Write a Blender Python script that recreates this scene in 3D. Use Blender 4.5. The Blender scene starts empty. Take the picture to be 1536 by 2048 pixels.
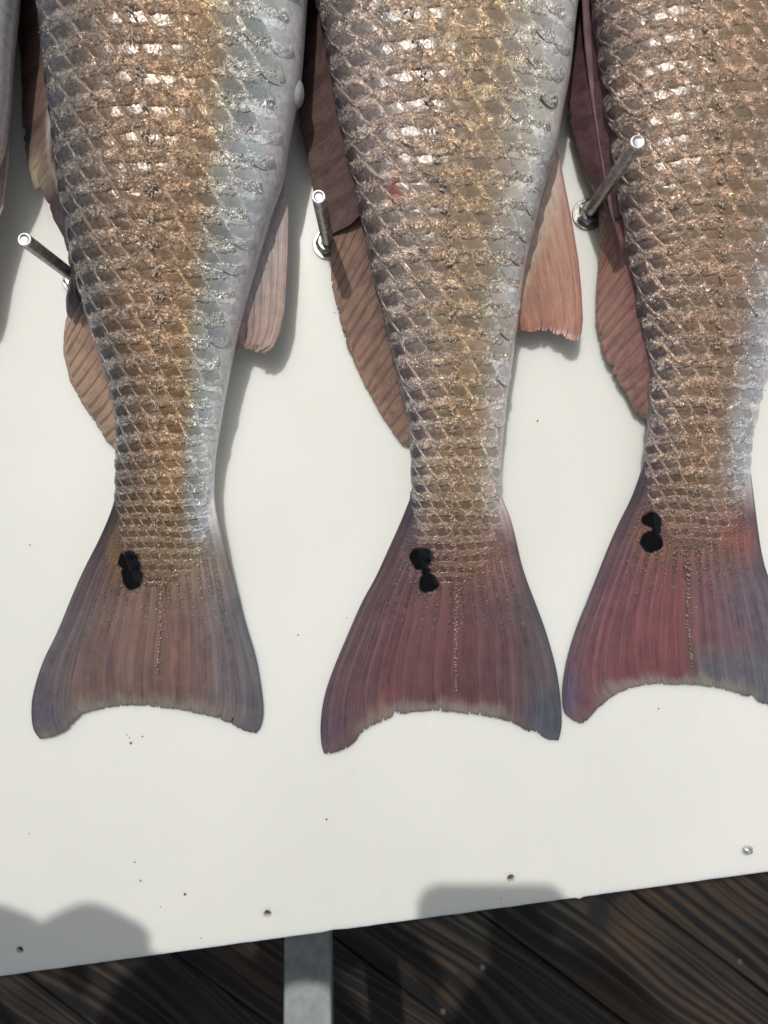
import bpy, bmesh, math, random
import numpy as np
from mathutils import Vector, Matrix, noise as mnoise

# ------------------------------------------------------------------ camera, light, exposure
K = 0.0003                 # metres per photo pixel on the board
HP = 1479.1                # camera height above the board in those pixels
NX, NY = 768.0, 1024.0     # foot of the camera on the board
SC = bpy.context.scene
COL = SC.collection
cam_d = bpy.data.cameras.new('camera')
cam = bpy.data.objects.new('camera', cam_d)
COL.objects.link(cam)
cam.location = (0, 0, HP*K)
cam_d.sensor_fit = 'VERTICAL'
cam_d.sensor_height = 36.0
cam_d.lens = 26.0
cam_d.clip_start = 0.004
cam_d.clip_end = 500
cam_d.dof.use_dof = True
cam_d.dof.focus_distance = 0.415
cam_d.dof.aperture_fstop = 11.0
SC.camera = cam

SUN = Vector((-285, 790, 1479)).normalized()
elev = math.asin(SUN.z)
azim = math.atan2(SUN.x, SUN.y)
w = bpy.data.worlds.new('World')
SC.world = w
w.use_nodes = True
wn = w.node_tree
wn.nodes.clear()
sky = wn.nodes.new('ShaderNodeTexSky')
sky.sky_type = 'NISHITA'
sky.sun_disc = False
sky.sun_elevation = elev
sky.sun_rotation = azim
bg = wn.nodes.new('ShaderNodeBackground')
bg.inputs['Strength'].default_value = 0.09
wo = wn.nodes.new('ShaderNodeOutputWorld')
sky.dust_density = 3.0
hsv = wn.nodes.new('ShaderNodeHueSaturation')      # bright thinly veiled sky, paler than clear blue
hsv.inputs['Saturation'].default_value = 0.30
hsv.inputs['Value'].default_value = 1.0
wn.links.new(sky.outputs[0], hsv.inputs['Color'])
wn.links.new(hsv.outputs[0], bg.inputs[0])
wn.links.new(bg.outputs[0], wo.inputs[0])
sd = bpy.data.lights.new('sun', 'SUN')
sd.energy = 2.1
sd.angle = math.radians(0.8)
sd.color = (1.0, 0.955, 0.89)
sun = bpy.data.objects.new('sun', sd)
COL.objects.link(sun)
sun.rotation_euler = SUN.to_track_quat('Z', 'Y').to_euler()
SC.view_settings.view_transform = 'Standard'
SC.view_settings.look = 'None'
SC.view_settings.exposure = 0.0
SC.view_settings.gamma = 1.0
SC.view_settings.use_curve_mapping = False

random.seed(7)
rng = np.random.default_rng(7)

# ------------------------------------------------------------------ helpers
def lin(c):
    out = []
    for v in c[:3]:
        v = max(0.0, v)/255.0
        out.append(v/12.92 if v <= 0.04045 else ((v+0.055)/1.055)**2.4)
    return tuple(out)

def linarr(a):
    a = np.clip(np.asarray(a, float)/255.0, 0, 1)
    return np.where(a <= 0.04045, a/12.92, ((a+0.055)/1.055)**2.4)

def P(px, py, z=0.0):
    """point at height z (pixels) that the photograph shows at pixel px, py"""
    f = (1-z/HP)*K
    return ((px-NX)*f, -(py-NY)*f, z*K)

def tag(o, label=None, cat=None, group=None, kind=None):
    if label: o['label'] = label
    if cat: o['category'] = cat
    if group: o['group'] = group
    if kind: o['kind'] = kind
    return o

def empty(name, loc=(0, 0, 0)):
    o = bpy.data.objects.new(name, None)
    COL.objects.link(o)
    o.location = loc
    o.empty_display_size = 0.02
    return o

def link(name, me, mat=None, parent=None):
    o = bpy.data.objects.new(name, me)
    COL.objects.link(o)
    if mat and not me.materials: me.materials.append(mat)
    if parent:
        o.parent = parent
        if parent.type == 'EMPTY':      # mesh parents already sit at the world origin
            o.matrix_parent_inverse = Matrix.Translation(-parent.location)
    return o

def mesh(name, verts, faces, smooth=True, uv=None, cols=None):
    me = bpy.data.meshes.new(name)
    me.from_pydata([tuple(v) for v in verts], [], faces)
    if smooth:
        me.polygons.foreach_set('use_smooth', [True]*len(me.polygons))
    if uv is not None:
        lay = me.uv_layers.new(name='UVMap')
        li = np.empty(len(me.loops), dtype=np.int32)
        me.loops.foreach_get('vertex_index', li)
        lay.data.foreach_set('uv', np.asarray(uv, float)[li].ravel())
    if cols:
        for nm, arr in cols.items():
            a = me.color_attributes.new(nm, 'FLOAT_COLOR', 'POINT')
            arr = np.asarray(arr, float)
            if arr.shape[1] == 3:
                arr = np.hstack([arr, np.ones((len(arr), 1))])
            a.data.foreach_set('color', arr.ravel())
    me.update()
    return me

def sstep(a, b, x):
    t = np.clip((np.asarray(x, float)-a)/(b-a), 0, 1)
    return t*t*(3-2*t)

def poly_at(pts, u):
    """point on a polyline at u in 0..1 of its length"""
    p = np.asarray(pts, float)
    d = np.concatenate([[0], np.cumsum(np.hypot(*np.diff(p, axis=0).T))])
    d /= d[-1]
    return np.stack([np.interp(u, d, p[:, 0]), np.interp(u, d, p[:, 1])], -1)

def smooth_poly(pts, n=3):
    p = np.asarray(pts, float)
    for _ in range(n):
        q = [p[0]]
        for i in range(len(p)-1):
            q += [p[i]*.75+p[i+1]*.25, p[i]*.25+p[i+1]*.75]
        q.append(p[-1])
        p = np.array(q)
    return p

def fbm(x, y, sc, seed=0.0, oct=3):
    v = 0; a = 1; s = 0
    for i in range(oct):
        v += a*mnoise.noise((x*sc*2**i+seed, y*sc*2**i-seed, seed*1.7+i*3.1)); s += a; a *= .5
    return v/s

# node material builder
class M:
    def __init__(s, name):
        s.m = bpy.data.materials.new(name); s.m.use_nodes = True
        s.t = s.m.node_tree; s.t.nodes.clear()
        s.out = s.n('ShaderNodeOutputMaterial'); s.b = s.n('ShaderNodeBsdfPrincipled')
        s.l(s.b.outputs[0], s.out.inputs[0])
    def n(s, ty, **kw):
        x = s.t.nodes.new(ty)
        for k, v in kw.items(): setattr(x, k, v)
        return x
    def l(s, a, b): s.t.links.new(a, b)
    def set(s, **kw):
        for k, v in kw.items():
            k = k.replace('_', ' ')
            for nm in s.b.inputs.keys():
                if nm.lower() == k.lower():
                    i = s.b.inputs[nm]
                    if hasattr(v, 'is_output') or isinstance(v, bpy.types.NodeSocket): s.l(v, i)
                    elif isinstance(v, tuple) and len(v) == 3 and len(i.default_value) == 4: i.default_value = (*v, 1)
                    else: i.default_value = v
    def attr(s, name): x = s.n('ShaderNodeAttribute'); x.attribute_name = name; return x.outputs['Color']
    def obj(s): return s.n('ShaderNodeTexCoord').outputs['Object']
    def geo(s): return s.n('ShaderNodeNewGeometry').outputs['Position']
    def uv(s):
        x = s.n('ShaderNodeSeparateXYZ'); s.l(s.n('ShaderNodeTexCoord').outputs['UV'], x.inputs[0]); return x.outputs[0], x.outputs[1]
    def mapping(s, v, scale=(1, 1, 1), rot=(0, 0, 0), loc=(0, 0, 0)):
        x = s.n('ShaderNodeMapping'); s.l(v, x.inputs[0])
        x.inputs['Scale'].default_value = scale; x.inputs['Rotation'].default_value = rot; x.inputs['Location'].default_value = loc
        return x.outputs[0]
    def noise(s, v, scale, detail=2, rough=.5, dist=0.0):
        x = s.n('ShaderNodeTexNoise'); s.l(v, x.inputs['Vector'])
        x.inputs['Scale'].default_value = scale; x.inputs['Detail'].default_value = detail
        x.inputs['Roughness'].default_value = rough; x.inputs['Distortion'].default_value = dist
        return x.outputs[0]
    def vor(s, v, scale, feature='F1', out=0):
        x = s.n('ShaderNodeTexVoronoi', feature=feature); s.l(v, x.inputs['Vector']); x.inputs['Scale'].default_value = scale
        return x.outputs[out]
    def math(s, op, a, b=None, c=None, clamp=False):
        x = s.n('ShaderNodeMath', operation=op, use_clamp=clamp)
        for i, v in enumerate((a, b, c)):
            if v is None: continue
            if isinstance(v, (int, float)): x.inputs[i].default_value = v
            else: s.l(v, x.inputs[i])
        return x.outputs[0]
    def ss(s, v, a, b, lo=0.0, hi=1.0):
        x = s.n('ShaderNodeMapRange', interpolation_type='SMOOTHSTEP'); s.l(v, x.inputs[0])
        if a > b: a, b, lo, hi = b, a, hi, lo
        for i, q in zip((1, 2, 3, 4), (a, b, lo, hi)): x.inputs[i].default_value = q
        return x.outputs[0]
    def mix(s, f, a, b, mode='MIX'):
        x = s.n('ShaderNodeMix', data_type='RGBA', blend_type=mode)
        for i, v in ((0, f), (6, a), (7, b)):
            if isinstance(v, (int, float)): x.inputs[i].default_value = v if i == 0 else (v, v, v, 1)
            elif isinstance(v, tuple): x.inputs[i].default_value = (*v[:3], 1)
            else: s.l(v, x.inputs[i])
        return x.outputs[2]
    def bump(s, h, dist, strength=1.0, normal=None):
        x = s.n('ShaderNodeBump'); s.l(h, x.inputs['Height'])
        x.inputs['Distance'].default_value = dist; x.inputs['Strength'].default_value = strength
        if normal: s.l(normal, x.inputs['Normal'])
        return x.outputs[0]

# ------------------------------------------------------------------ materials
def mat_board():
    m = M('white_plastic')
    g = m.geo()
    big = m.noise(g, 6, 3)
    scr = m.noise(m.mapping(g, (260, 14, 1), (0, 0, math.radians(8))), 1.0, 3, .6)
    scr2 = m.noise(m.mapping(g, (20, 340, 1), (0, 0, math.radians(-14))), 1.0, 2, .6)
    c = m.mix(m.ss(big, .35, .7), (.83, .84, .79), (.87, .875, .83))
    fine = m.noise(g, 900, 2)
    c = m.mix(m.ss(fine, .3, .8, 0, .06), c, (.62, .61, .57))
    wet = m.ss(m.noise(m.mapping(g, (9, 2.2, 1)), 1.0, 2), .40, .66)
    m.set(base_color=c, subsurface_weight=.9, subsurface_radius=(1, .85, .62), subsurface_scale=.006, specular_ior_level=.4)
    rg = m.math('ADD', m.math('MULTIPLY', m.math('SUBTRACT', 1.0, wet), .2), .26)
    m.set(roughness=rg)
    h = m.math('ADD', m.math('MULTIPLY', scr, .5), m.math('MULTIPLY', scr2, .5))
    h = m.math('ADD', h, m.math('MULTIPLY', fine, .6))
    m.set(normal=m.bump(h, .00005, .5))
    return m.m

def mat_scale():
    m = M('fish_scale_skin')
    g = m.geo()
    u, v = m.uv()
    n1 = m.noise(g, 420, 3, .6)
    n2 = m.noise(g, 1300, 2, .6)
    n3 = m.noise(g, 170, 2, .5)
    col = m.attr('Col'); edge = m.attr('Edge'); grit = m.attr('Grit')
    spot = m.attr('Spot')
    vv = m.math('ADD', v, m.math('MULTIPLY', m.math('SUBTRACT', n1, .5), .16))
    uu = m.math('ADD', u, m.math('MULTIPLY', m.math('SUBTRACT', n1, .5), .07))
    tail = m.ss(vv, .81, .86)
    left = m.math('MULTIPLY', m.ss(uu, .22, .17), m.ss(n3, .36, .56, .75, 1))
    top = m.ss(vv, .50, .44)
    rim = m.math('MAXIMUM', tail, left)
    rim = m.math('MULTIPLY', rim, m.ss(n2, .28, .58, .45, 1.0))
    rimm = m.math('MAXIMUM', rim, m.math('MULTIPLY', top, m.ss(n1, .46, .60, 0, .75)))
    # dark pigment in the middle of every scale
    du = m.math('MULTIPLY', m.math('SUBTRACT', u, .50), 2.6); dv = m.math('MULTIPLY', m.math('SUBTRACT', vv, .68), 6.4)
    dd = m.math('ADD', m.math('MULTIPLY', du, du), m.math('MULTIPLY', dv, dv))
    cen = m.ss(dd, 1.6, .25)
    base = m.mix(m.ss(n1, .3, .75), m.mix(1.0, col, (.85, .85, .87), 'MULTIPLY'), m.mix(1.0, col, (1.25, 1.2, 1.15), 'MULTIPLY'))
    base = m.mix(m.math('MULTIPLY', cen, .75), base, m.mix(1.0, col, (.46, .45, .46), 'MULTIPLY'))
    base = m.mix(m.math('MULTIPLY', rimm, m.math('MULTIPLY', grit, .85)), base, edge)
    fan = m.n('ShaderNodeTexWave', wave_type='BANDS', bands_direction='X')
    cmb = m.n('ShaderNodeCombineXYZ'); m.l(u, cmb.inputs[0]); m.l(v, cmb.inputs[1]); m.l(cmb.outputs[0], fan.inputs[0])
    fan.inputs['Scale'].default_value = 3.6; fan.inputs['Distortion'].default_value = 4.0; fan.inputs['Detail'].default_value = 2
    fan.inputs['Detail Scale'].default_value = 3
    base = m.mix(m.math('MULTIPLY', fan.outputs[1], .08), base, edge)
    
    big = m.noise(g, 240, 2, .5)
    cr = m.noise(g, 760, 3, .66, 1.0)
    crk = m.math('MAXIMUM', m.ss(vv, .57, .49), m.math('MULTIPLY', m.ss(vv, .77, .83), 1.0))
    crk = m.math('MAXIMUM', crk, m.math('MULTIPLY', left, .8))
    crk = m.math('ADD', m.math('MULTIPLY', crk, m.ss(n3, .34, .58, .35, 1.15)), .07)
    h = m.math('ADD', m.math('MULTIPLY', big, .55), m.math('MULTIPLY', m.math('MULTIPLY', cr, crk), 2.1))
    h = m.math('ADD', h, m.math('MULTIPLY', fan.outputs[1], .014))
    h = m.math('ADD', h, m.math('MULTIPLY', rim, .14))
    h = m.math('MULTIPLY', h, grit)
    nb0 = m.bump(h, .00095, 1.0)
    # crumpled wet skin between the scales: many tiny facets that catch the sun one by one
    gate = m.math('MULTIPLY', m.math('MULTIPLY', m.ss(crk, .30, .75), m.ss(grit, .3, .9, .25, 1)), m.ss(n1, .46, .56))
    vc = m.n('ShaderNodeTexVoronoi'); m.l(g, vc.inputs['Vector']); vc.inputs['Scale'].default_value = 600
    s1 = m.n('ShaderNodeVectorMath', operation='SUBTRACT'); m.l(vc.outputs['Color'], s1.inputs[0]); s1.inputs[1].default_value = (.5, .5, .5)
    s2 = m.n('ShaderNodeVectorMath', operation='SCALE'); m.l(s1.outputs[0], s2.inputs[0]); m.l(m.math('MULTIPLY', gate, .85), s2.inputs['Scale'])
    s3 = m.n('ShaderNodeVectorMath', operation='ADD'); m.l(nb0, s3.inputs[0]); m.l(s2.outputs[0], s3.inputs[1])
    s4 = m.n('ShaderNodeVectorMath', operation='NORMALIZE'); m.l(s3.outputs[0], s4.inputs[0]); nb = s4.outputs[0]
    sil = m.math('MULTIPLY', m.math('MAXIMUM', rim, m.math('MULTIPLY', crk, m.ss(n1, .46, .56))), m.math('MULTIPLY', m.math('SUBTRACT', 1.0, spot), m.ss(grit, .30, .95, .15, 1)))
    base = m.mix(m.math('MULTIPLY', sil, .70), base, m.mix(.42, edge, (.98, .91, .82)))  # glints put into the colour: base paled toward cream
    m.set(base_color=base, metallic=m.math('MULTIPLY', m.math('ADD', .08, m.math('MULTIPLY', sil, .85)), grit), roughness=.27, specular_ior_level=.4)
    m.set(normal=nb, coat_weight=m.math('MULTIPLY', m.math('SUBTRACT', 1.0, m.math('MULTIPLY', spot, .9)), m.math('ADD', .22, m.math('MULTIPLY', crk, .78), clamp=True)), coat_roughness=.12, coat_normal=nb, coat_ior=2.0)
    return m.m

def mat_skin():
    m = M('fish_skin')
    g = m.geo()
    col = m.attr('Col')
    n1 = m.noise(g, 300, 4, .65)
    n2 = m.noise(g, 1400, 3, .6)
    b = m.mix(m.ss(n1, .3, .72), m.mix(1.0, col, (.8, .8, .82), 'MULTIPLY'), m.mix(1.0, col, (1.18, 1.16, 1.14), 'MULTIPLY'))
    b = m.mix(m.ss(n2, .5, .75, 0, .3), b, m.mix(1.0, col, (1.5, 1.45, 1.4), 'MULTIPLY'))
    sp = m.attr('Grit'); spot = m.attr('Spot')
    h = m.math('ADD', m.math('MULTIPLY', n1, .5), m.math('MULTIPLY', n2, .5))
    nb0 = m.bump(h, .00025, .5)
    fl = m.noise(g, 560, 3, .7, 1.0)
    nb = m.bump(m.math('MULTIPLY', fl, sp), .0016, 1.0, nb0)
    m.set(base_color=b, roughness=.42, specular_ior_level=.5, coat_weight=m.math('SUBTRACT', .8, m.math('MULTIPLY', spot, .75)), coat_roughness=.2, coat_ior=1.6, normal=nb, coat_normal=nb)
    m.set(subsurface_weight=.12, subsurface_radius=(1, .5, .35), subsurface_scale=.003)
    return m.m

def mat_fin():
    m = M('fish_fin_membrane')
    g = m.geo()
    u, v = m.uv()
    col = m.attr('Col'); pale = m.attr('Edge')
    cmb = m.n('ShaderNodeCombineXYZ'); m.l(u, cmb.inputs[0]); m.l(v, cmb.inputs[1])
    wz = m.noise(g, 26, 2); cmb2 = m.n('ShaderNodeVectorMath', operation='ADD'); m.l(cmb.outputs[0], cmb2.inputs[0])
    wv = m.n('ShaderNodeCombineXYZ'); m.l(m.math('MULTIPLY', wz, .035), wv.inputs[0]); m.l(wv.outputs[0], cmb2.inputs[1])
    fine = m.noise(m.mapping(cmb2.outputs[0], (150, 4.0, 1)), 1.0, 3, .6)
    coarse = m.noise(m.mapping(cmb2.outputs[0], (24, 2.2, 1)), 1.0, 3, .6)
    n = m.noise(g, 160, 4, .6)
    n2 = m.noise(g, 1500, 3, .6)
    f = m.ss(coarse, .36, .66)
    b = m.mix(f, m.mix(1.0, col, (.70, .67, .71), 'MULTIPLY'), m.mix(1.0, col, (1.16, 1.16, 1.14), 'MULTIPLY'))
    b = m.mix(m.ss(fine, .42, .72, 0, .6), b, pale)
    b = m.mix(m.ss(fine, .46, .30, 0, .5), b, m.mix(1.0, col, (.6, .58, .62), 'MULTIPLY'))
    b = m.mix(m.ss(n, .38, .66, 0, .6), b, m.mix(1.0, col, (1.32, 1.24, 1.16), 'MULTIPLY'))
    b = m.mix(m.ss(m.noise(g, 60, 3), .5, .68, 0, .45), b, m.mix(1.0, col, (.72, .74, .84), 'MULTIPLY'))
    b = m.mix(m.ss(n2, .5, .72, 0, .4), b, pale)
    spot = m.attr('Spot')
    b = m.mix(m.math('MULTIPLY', spot, m.ss(n2, .2, .6, .96, 1.0)), b, (.004, .0045, .006))
    sp = m.attr('Grit')
    h = m.math('ADD', m.math('MULTIPLY', fine, .7), m.math('MULTIPLY', n2, .3))
    nb0 = m.bump(h, .00035, .6)
    fl = m.noise(g, 520, 3, .7, 1.0)
    nb = m.bump(m.math('MULTIPLY', fl, sp), .0022, 1.0, nb0)
    m.set(base_color=b, roughness=.5, specular_ior_level=m.math('SUBTRACT', .4, m.math('MULTIPLY', spot, .3)), coat_weight=m.math('SUBTRACT', .6, m.math('MULTIPLY', spot, .58)), coat_roughness=.2, coat_ior=1.6, normal=nb, coat_normal=nb)
    m.set(subsurface_weight=.1, subsurface_radius=(1, .5, .4), subsurface_scale=.002)
    return m.m

def mat_steel():
    m = M('dull_steel')
    g = m.obj()
    n = m.noise(g, 300, 4, .6)
    n2 = m.noise(g, 1500, 2)
    c = m.mix(m.ss(n, .35, .7), (.30, .29, .275), (.58, .57, .54))
    m.set(base_color=c, metallic=1.0, roughness=m.ss(n, .3, .7, .28, .5), normal=m.bump(m.math('ADD', n, m.math('MULTIPLY', n2, .4)), .0004, .6))
    return m.m

def mat_bright_steel():
    m = M('bright_steel')
    n = m.noise(m.obj(), 500, 3)
    m.set(base_color=m.mix(n, (.72, .71, .69), (.9, .89, .86)), metallic=1.0, roughness=.38, normal=m.bump(n, .0002, .5))
    return m.m

def mat_galv():
    m = M('galvanised_metal')
    g = m.obj()
    n = m.noise(g, 60, 4, .6); n2 = m.vor(g, 260)
    c = m.mix(m.ss(n, .3, .7), (.27, .30, .30), (.37, .40, .40))
    c = m.mix(m.ss(m.noise(g, 130, 3), .66, .74, 0, .6), c, (.10, .10, .10))
    m.set(base_color=c, roughness=.72, metallic=.2, normal=m.bump(n2, .0004, .4))
    return m.m

def mat_wood(i):
    m = M('wet_dark_wood')
    g = m.obj()
    r = random.random()*9
    v = m.mapping(g, (1, 1, 1), (0, 0, 0), (r, r*2, 0))
    wob = m.noise(m.mapping(v, (1.6, 5, 1)), 1.0, 2, .5)
    sep = m.n('ShaderNodeSeparateXYZ'); m.l(v, sep.inputs[0])
    yy = m.math('ADD', sep.outputs[1], m.math('MULTIPLY', wob, .10))
    cmb = m.n('ShaderNodeCombineXYZ'); m.l(m.math('MULTIPLY', sep.outputs[0], .02), cmb.inputs[0]); m.l(yy, cmb.inputs[1])
    ring = m.noise(m.mapping(cmb.outputs[0], (40, 92, 1)), 1.0, 2, .6)
    fib = m.noise(m.mapping(v, (14, 420, 1)), 1.0, 3, .6)
    pat = m.noise(v, 5.0, 3, .6)
    f = m.ss(ring, .44, .58)
    dark = m.mix(m.ss(pat, .4, .65), (.008, .008, .009), (.012, .011, .010))
    lite = m.mix(m.ss(pat, .38, .64), (.048, .040, .029), (.074, .045, .027))
    c = m.mix(f, dark, lite)
    c = m.mix(m.ss(fib, .45, .7, 0, .55), c, (.016, .012, .011))
    c = m.mix(m.ss(m.noise(v, 9, 2), .60, .70, 0, .8), c, (.012, .013, .014))
    h = m.math('ADD', m.math('MULTIPLY', ring, 1.0), m.math('MULTIPLY', fib, .35))
    m.set(base_color=c, roughness=m.ss(pat, .35, .65, .42, .7), specular_ior_level=.35, normal=m.bump(h, .004, .6))
    return m.m

def mat_plain(name, col, rough=.6, metal=0.0, var=.15, sc=40):
    m = M(name)
    n = m.noise(m.obj(), sc, 3)
    a = tuple(c*(1-var) for c in col); b = tuple(min(1, c*(1+var)) for c in col)
    m.set(base_color=m.mix(n, a, b), roughness=rough, metallic=metal, normal=m.bump(n, .0004, .3))
    return m.m

MB = mat_board(); MSC = mat_scale(); MSK = mat_skin(); MFI = mat_fin()
MST = mat_steel(); MBR = mat_bright_steel(); MGV = mat_galv()
MRUST = mat_plain('rusty_metal', (.16, .085, .04), .8, .2, .4, 900)
MDIRT = mat_plain('dirt', (.14, .12, .09), .9)

# ------------------------------------------------------------------ the setting
def box_bm(bm, x0, x1, y0, y1, z0, z1, mat=None):
    r = bmesh.ops.create_cube(bm, size=1)
    for v in r['verts']:
        v.co = Vector(((x0+x1)/2+v.co.x*(x1-x0), (y0+y1)/2+v.co.y*(y1-y0), (z0+z1)/2+v.co.z*(z1-z0)))
        if mat is not None: v.co = mat @ v.co
    return r['verts']

def bm_obj(name, bm, mat, parent=None, smooth=False, bevel=0, seg=2):
    if bevel:
        bmesh.ops.bevel(bm, geom=list(bm.edges), offset=bevel, segments=seg, affect='EDGES', profile=.6)
    me = bpy.data.meshes.new(name); bm.to_mesh(me); bm.free()
    if smooth: me.polygons.foreach_set('use_smooth', [True]*len(me.polygons))
    return link(name, me, mat, parent)

DZ = -0.85
# water far below the dock
bm = bmesh.new()
box_bm(bm, -60, 60, -60, 60, -2.6, -2.5)
mw = M('sea_water'); gn = mw.noise(mw.geo(), 1.5, 4)
mw.set(base_color=(.012, .03, .035), roughness=.12, normal=mw.bump(gn, .08, .6))
tag(bm_obj('water', bm, mw.m), kind='structure')

# deck of planks
dang = math.radians(-37)
deck = tag(empty('deck', (0, 0, DZ)), kind='structure')
R = Matrix.Rotation(dang, 4, 'Z')
bm = bmesh.new()
for k in range(-3, 4):
    box_bm(bm, k*1.0-.04, k*1.0+.04, -2.4, 2.4, DZ-.24, DZ-.042, R)
bm_obj('joist', bm, mat_plain('joist_wood', (.03, .025, .02), .9), deck)
PW, GAP = .186, .003
wood_mats = [mat_wood(i) for i in range(4)]
# plank seam runs through the photo's point (1270,1800) on the deck
zz = DZ/K
seam = Vector(P(1300, 1812, zz)); seam_l = (R.inverted() @ seam).y
k0 = seam_l % (PW+GAP)
for k in range(-17, 17):
    y0 = k0 + k*(PW+GAP) + GAP/2
    n = 40
    verts = []; faces = []
    for i in range(n+1):
        x = -2.4+4.8*i/n
        e = .0012*mnoise.noise((x*6, k*3.3, 0)); e2 = .0012*mnoise.noise((x*6, k*3.3, 7)); h = .002*mnoise.noise((x*1.5, k*2.1, 3))
        for (yy, z) in ((y0+e, -.04), (y0+e, -.003+h), (y0+.003+e, h), (y0+PW*.5, h+.0008), (y0+PW-.003+e2, h), (y0+PW+e2, -.003+h), (y0+PW+e2, -.04)):
            verts.append((x, yy, z))
    for i in range(n):
        for j in range(6):
            a = i*7+j
            faces.append((a, a+7, a+8, a+1))
        faces.append((i*7+6, i*7+13, i*7+7, i*7))
    me = mesh('plank', verts, faces, smooth=False)
    o = bpy.data.objects.new('plank', me); COL.objects.link(o)
    me.materials.append(wood_mats[k % 4])
    o.parent = deck; o.rotation_euler = (0, 0, dang)

def deck_screw(px, py):
    x, y, z = P(px, py, zz)
    bm = bmesh.new()
    prof = [(0, .0012), (.0015, .0012), (.0018, .0030), (.0038, .0034), (.0045, .0024), (.0048, 0)]
    ring(bm, prof, x, y, z+.001)
    bm_obj('screw', bm, mat_plain('dull_screw', (.10, .10, .10), .7, .2, .3, 900), deck, smooth=True)

def ring(bm, prof, x, y, z, n=24, close_top=False):
    rows = []
    for r, h in prof:
        rows.append([bm.verts.new((x+r*math.cos(2*math.pi*i/n), y+r*math.sin(2*math.pi*i/n), z+h)) for i in range(n)] if r > 1e-7 else [bm.verts.new((x, y, z+h))])
    for a, b in zip(rows[:-1], rows[1:]):
        for i in range(n):
            j = (i+1) % n
            if len(a) == 1: bm.faces.new((a[0], b[j], b[i]))
            elif len(b) == 1: bm.faces.new((a[i], a[j], b[0]))
            else: bm.faces.new((a[i], a[j], b[j], b[i]))
    bmesh.ops.recalc_face_normals(bm, faces=bm.faces)
    return rows
deck_screw(886, 2021); deck_screw(965, 1934); deck_screw(1478, 1922)

# flat grey metal bar under the board, rising a little towards the viewer
bm = bmesh.new()
pa = [P(567, 1780, -1500), P(661, 1780, -1500)]
zt0, zt1 = -1560.0, -1180.0
def barpt(px, py, t): return P(px, py, zt0+(zt1-zt0)*t)
A0 = Vector(barpt(570, 1700, 0)); A1 = Vector(barpt(658, 1700, 0)); B0 = Vector(barpt(555, 2240, 1)); B1 = Vector(barpt(676, 2240, 1))
axis = ((B0+B1)-(A0+A1))/2; L = axis.length; axis.normalize()
wid = (A1-A0).length
side = (A1-A0); side -= axis*side.dot(axis); side.normalize(); up = side.cross(axis)
if up.z < 0: up = -up
mt = Matrix((side, axis, up)).transposed().to_4x4(); mt.translation = (A0+A1)/2 - up*.02
box_bm(bm, -wid/2, wid/2, -.55, L+.25, -.02, .02)
bmesh.ops.bevel(bm, geom=list(bm.edges), offset=.003, segments=3, affect='EDGES', profile=.5)
o = bm_obj('metal_bar', bm, MGV); o.matrix_world = mt
tag(o, 'grey galvanised metal bar coming out from under the white board over the dark planks', 'metal bar')

# ------------------------------------------------------------------ cutting board
ang = math.atan2(1954-1745, 1536)          # rise of the front edge
board = empty('cleaning_board', P(NX, 1900, 0))
tag(board, 'large white plastic fish cleaning board with the row of fish on it', 'board')
BT = .020
def edge_y(px): return 1954-.1361*px
fr0 = Vector(P(-3300, edge_y(-3300))); fr1 = Vector(P(4600, edge_y(4600)))
dirx = (fr1-fr0).normalized(); diry = Vector((-dirx.y, dirx.x, 0))
Wd = (fr1-fr0).length; Dp = 1.05
bm = bmesh.new()
n = 900
top = []; bot = []
front = []
for i in range(n+1):
    q = fr0+dirx*(Wd*i/n)
    px = q.x/K+NX
    dn = 0.9*mnoise.noise((px*.02, 1, 0))+.5*mnoise.noise((px*.07, 4, 0))
    if 1150 < px < 1168: dn += 3.2*math.sin((px-1150)/18*math.pi)
    if 650 < px < 690: dn -= 1.6*math.sin((px-650)/40*math.pi)
    q = q-diry*(dn*K)
    front.append(q)
bv = .0012
def prow(off, z): return [bm.verts.new((p.x+diry.x*off, p.y+diry.y*off, z)) for p in front]
rows = [prow(bv, -BT), prow(0, -BT+bv), prow(0, -bv), prow(bv*.3, -bv*.3), prow(bv, 0), prow(.02, 0)]
for a, b in zip(rows[:-1], rows[1:]):
    for i in range(n): bm.faces.new((a[i], a[i+1], b[i+1], b[i]))
back0 = fr0+diry*Dp; back1 = fr1+diry*Dp
tb = [bm.verts.new((back0.x, back0.y, 0)), bm.verts.new((back1.x, back1.y, 0))]
bb = [bm.verts.new((back0.x, back0.y, -BT)), bm.verts.new((back1.x, back1.y, -BT))]
bm.faces.new([*rows[-1], tb[1], tb[0]])
bm.faces.new([*reversed(rows[0]), bb[0], bb[1]])
bm.faces.new([tb[0], tb[1], bb[1], bb[0]])
bm.faces.new([r[0] for r in rows]+[tb[0], bb[0]])
bm.faces.new([*[r[-1] for r in reversed(rows)], bb[1], tb[1]])
bmesh.ops.recalc_face_normals(bm, faces=bm.faces)
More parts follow.
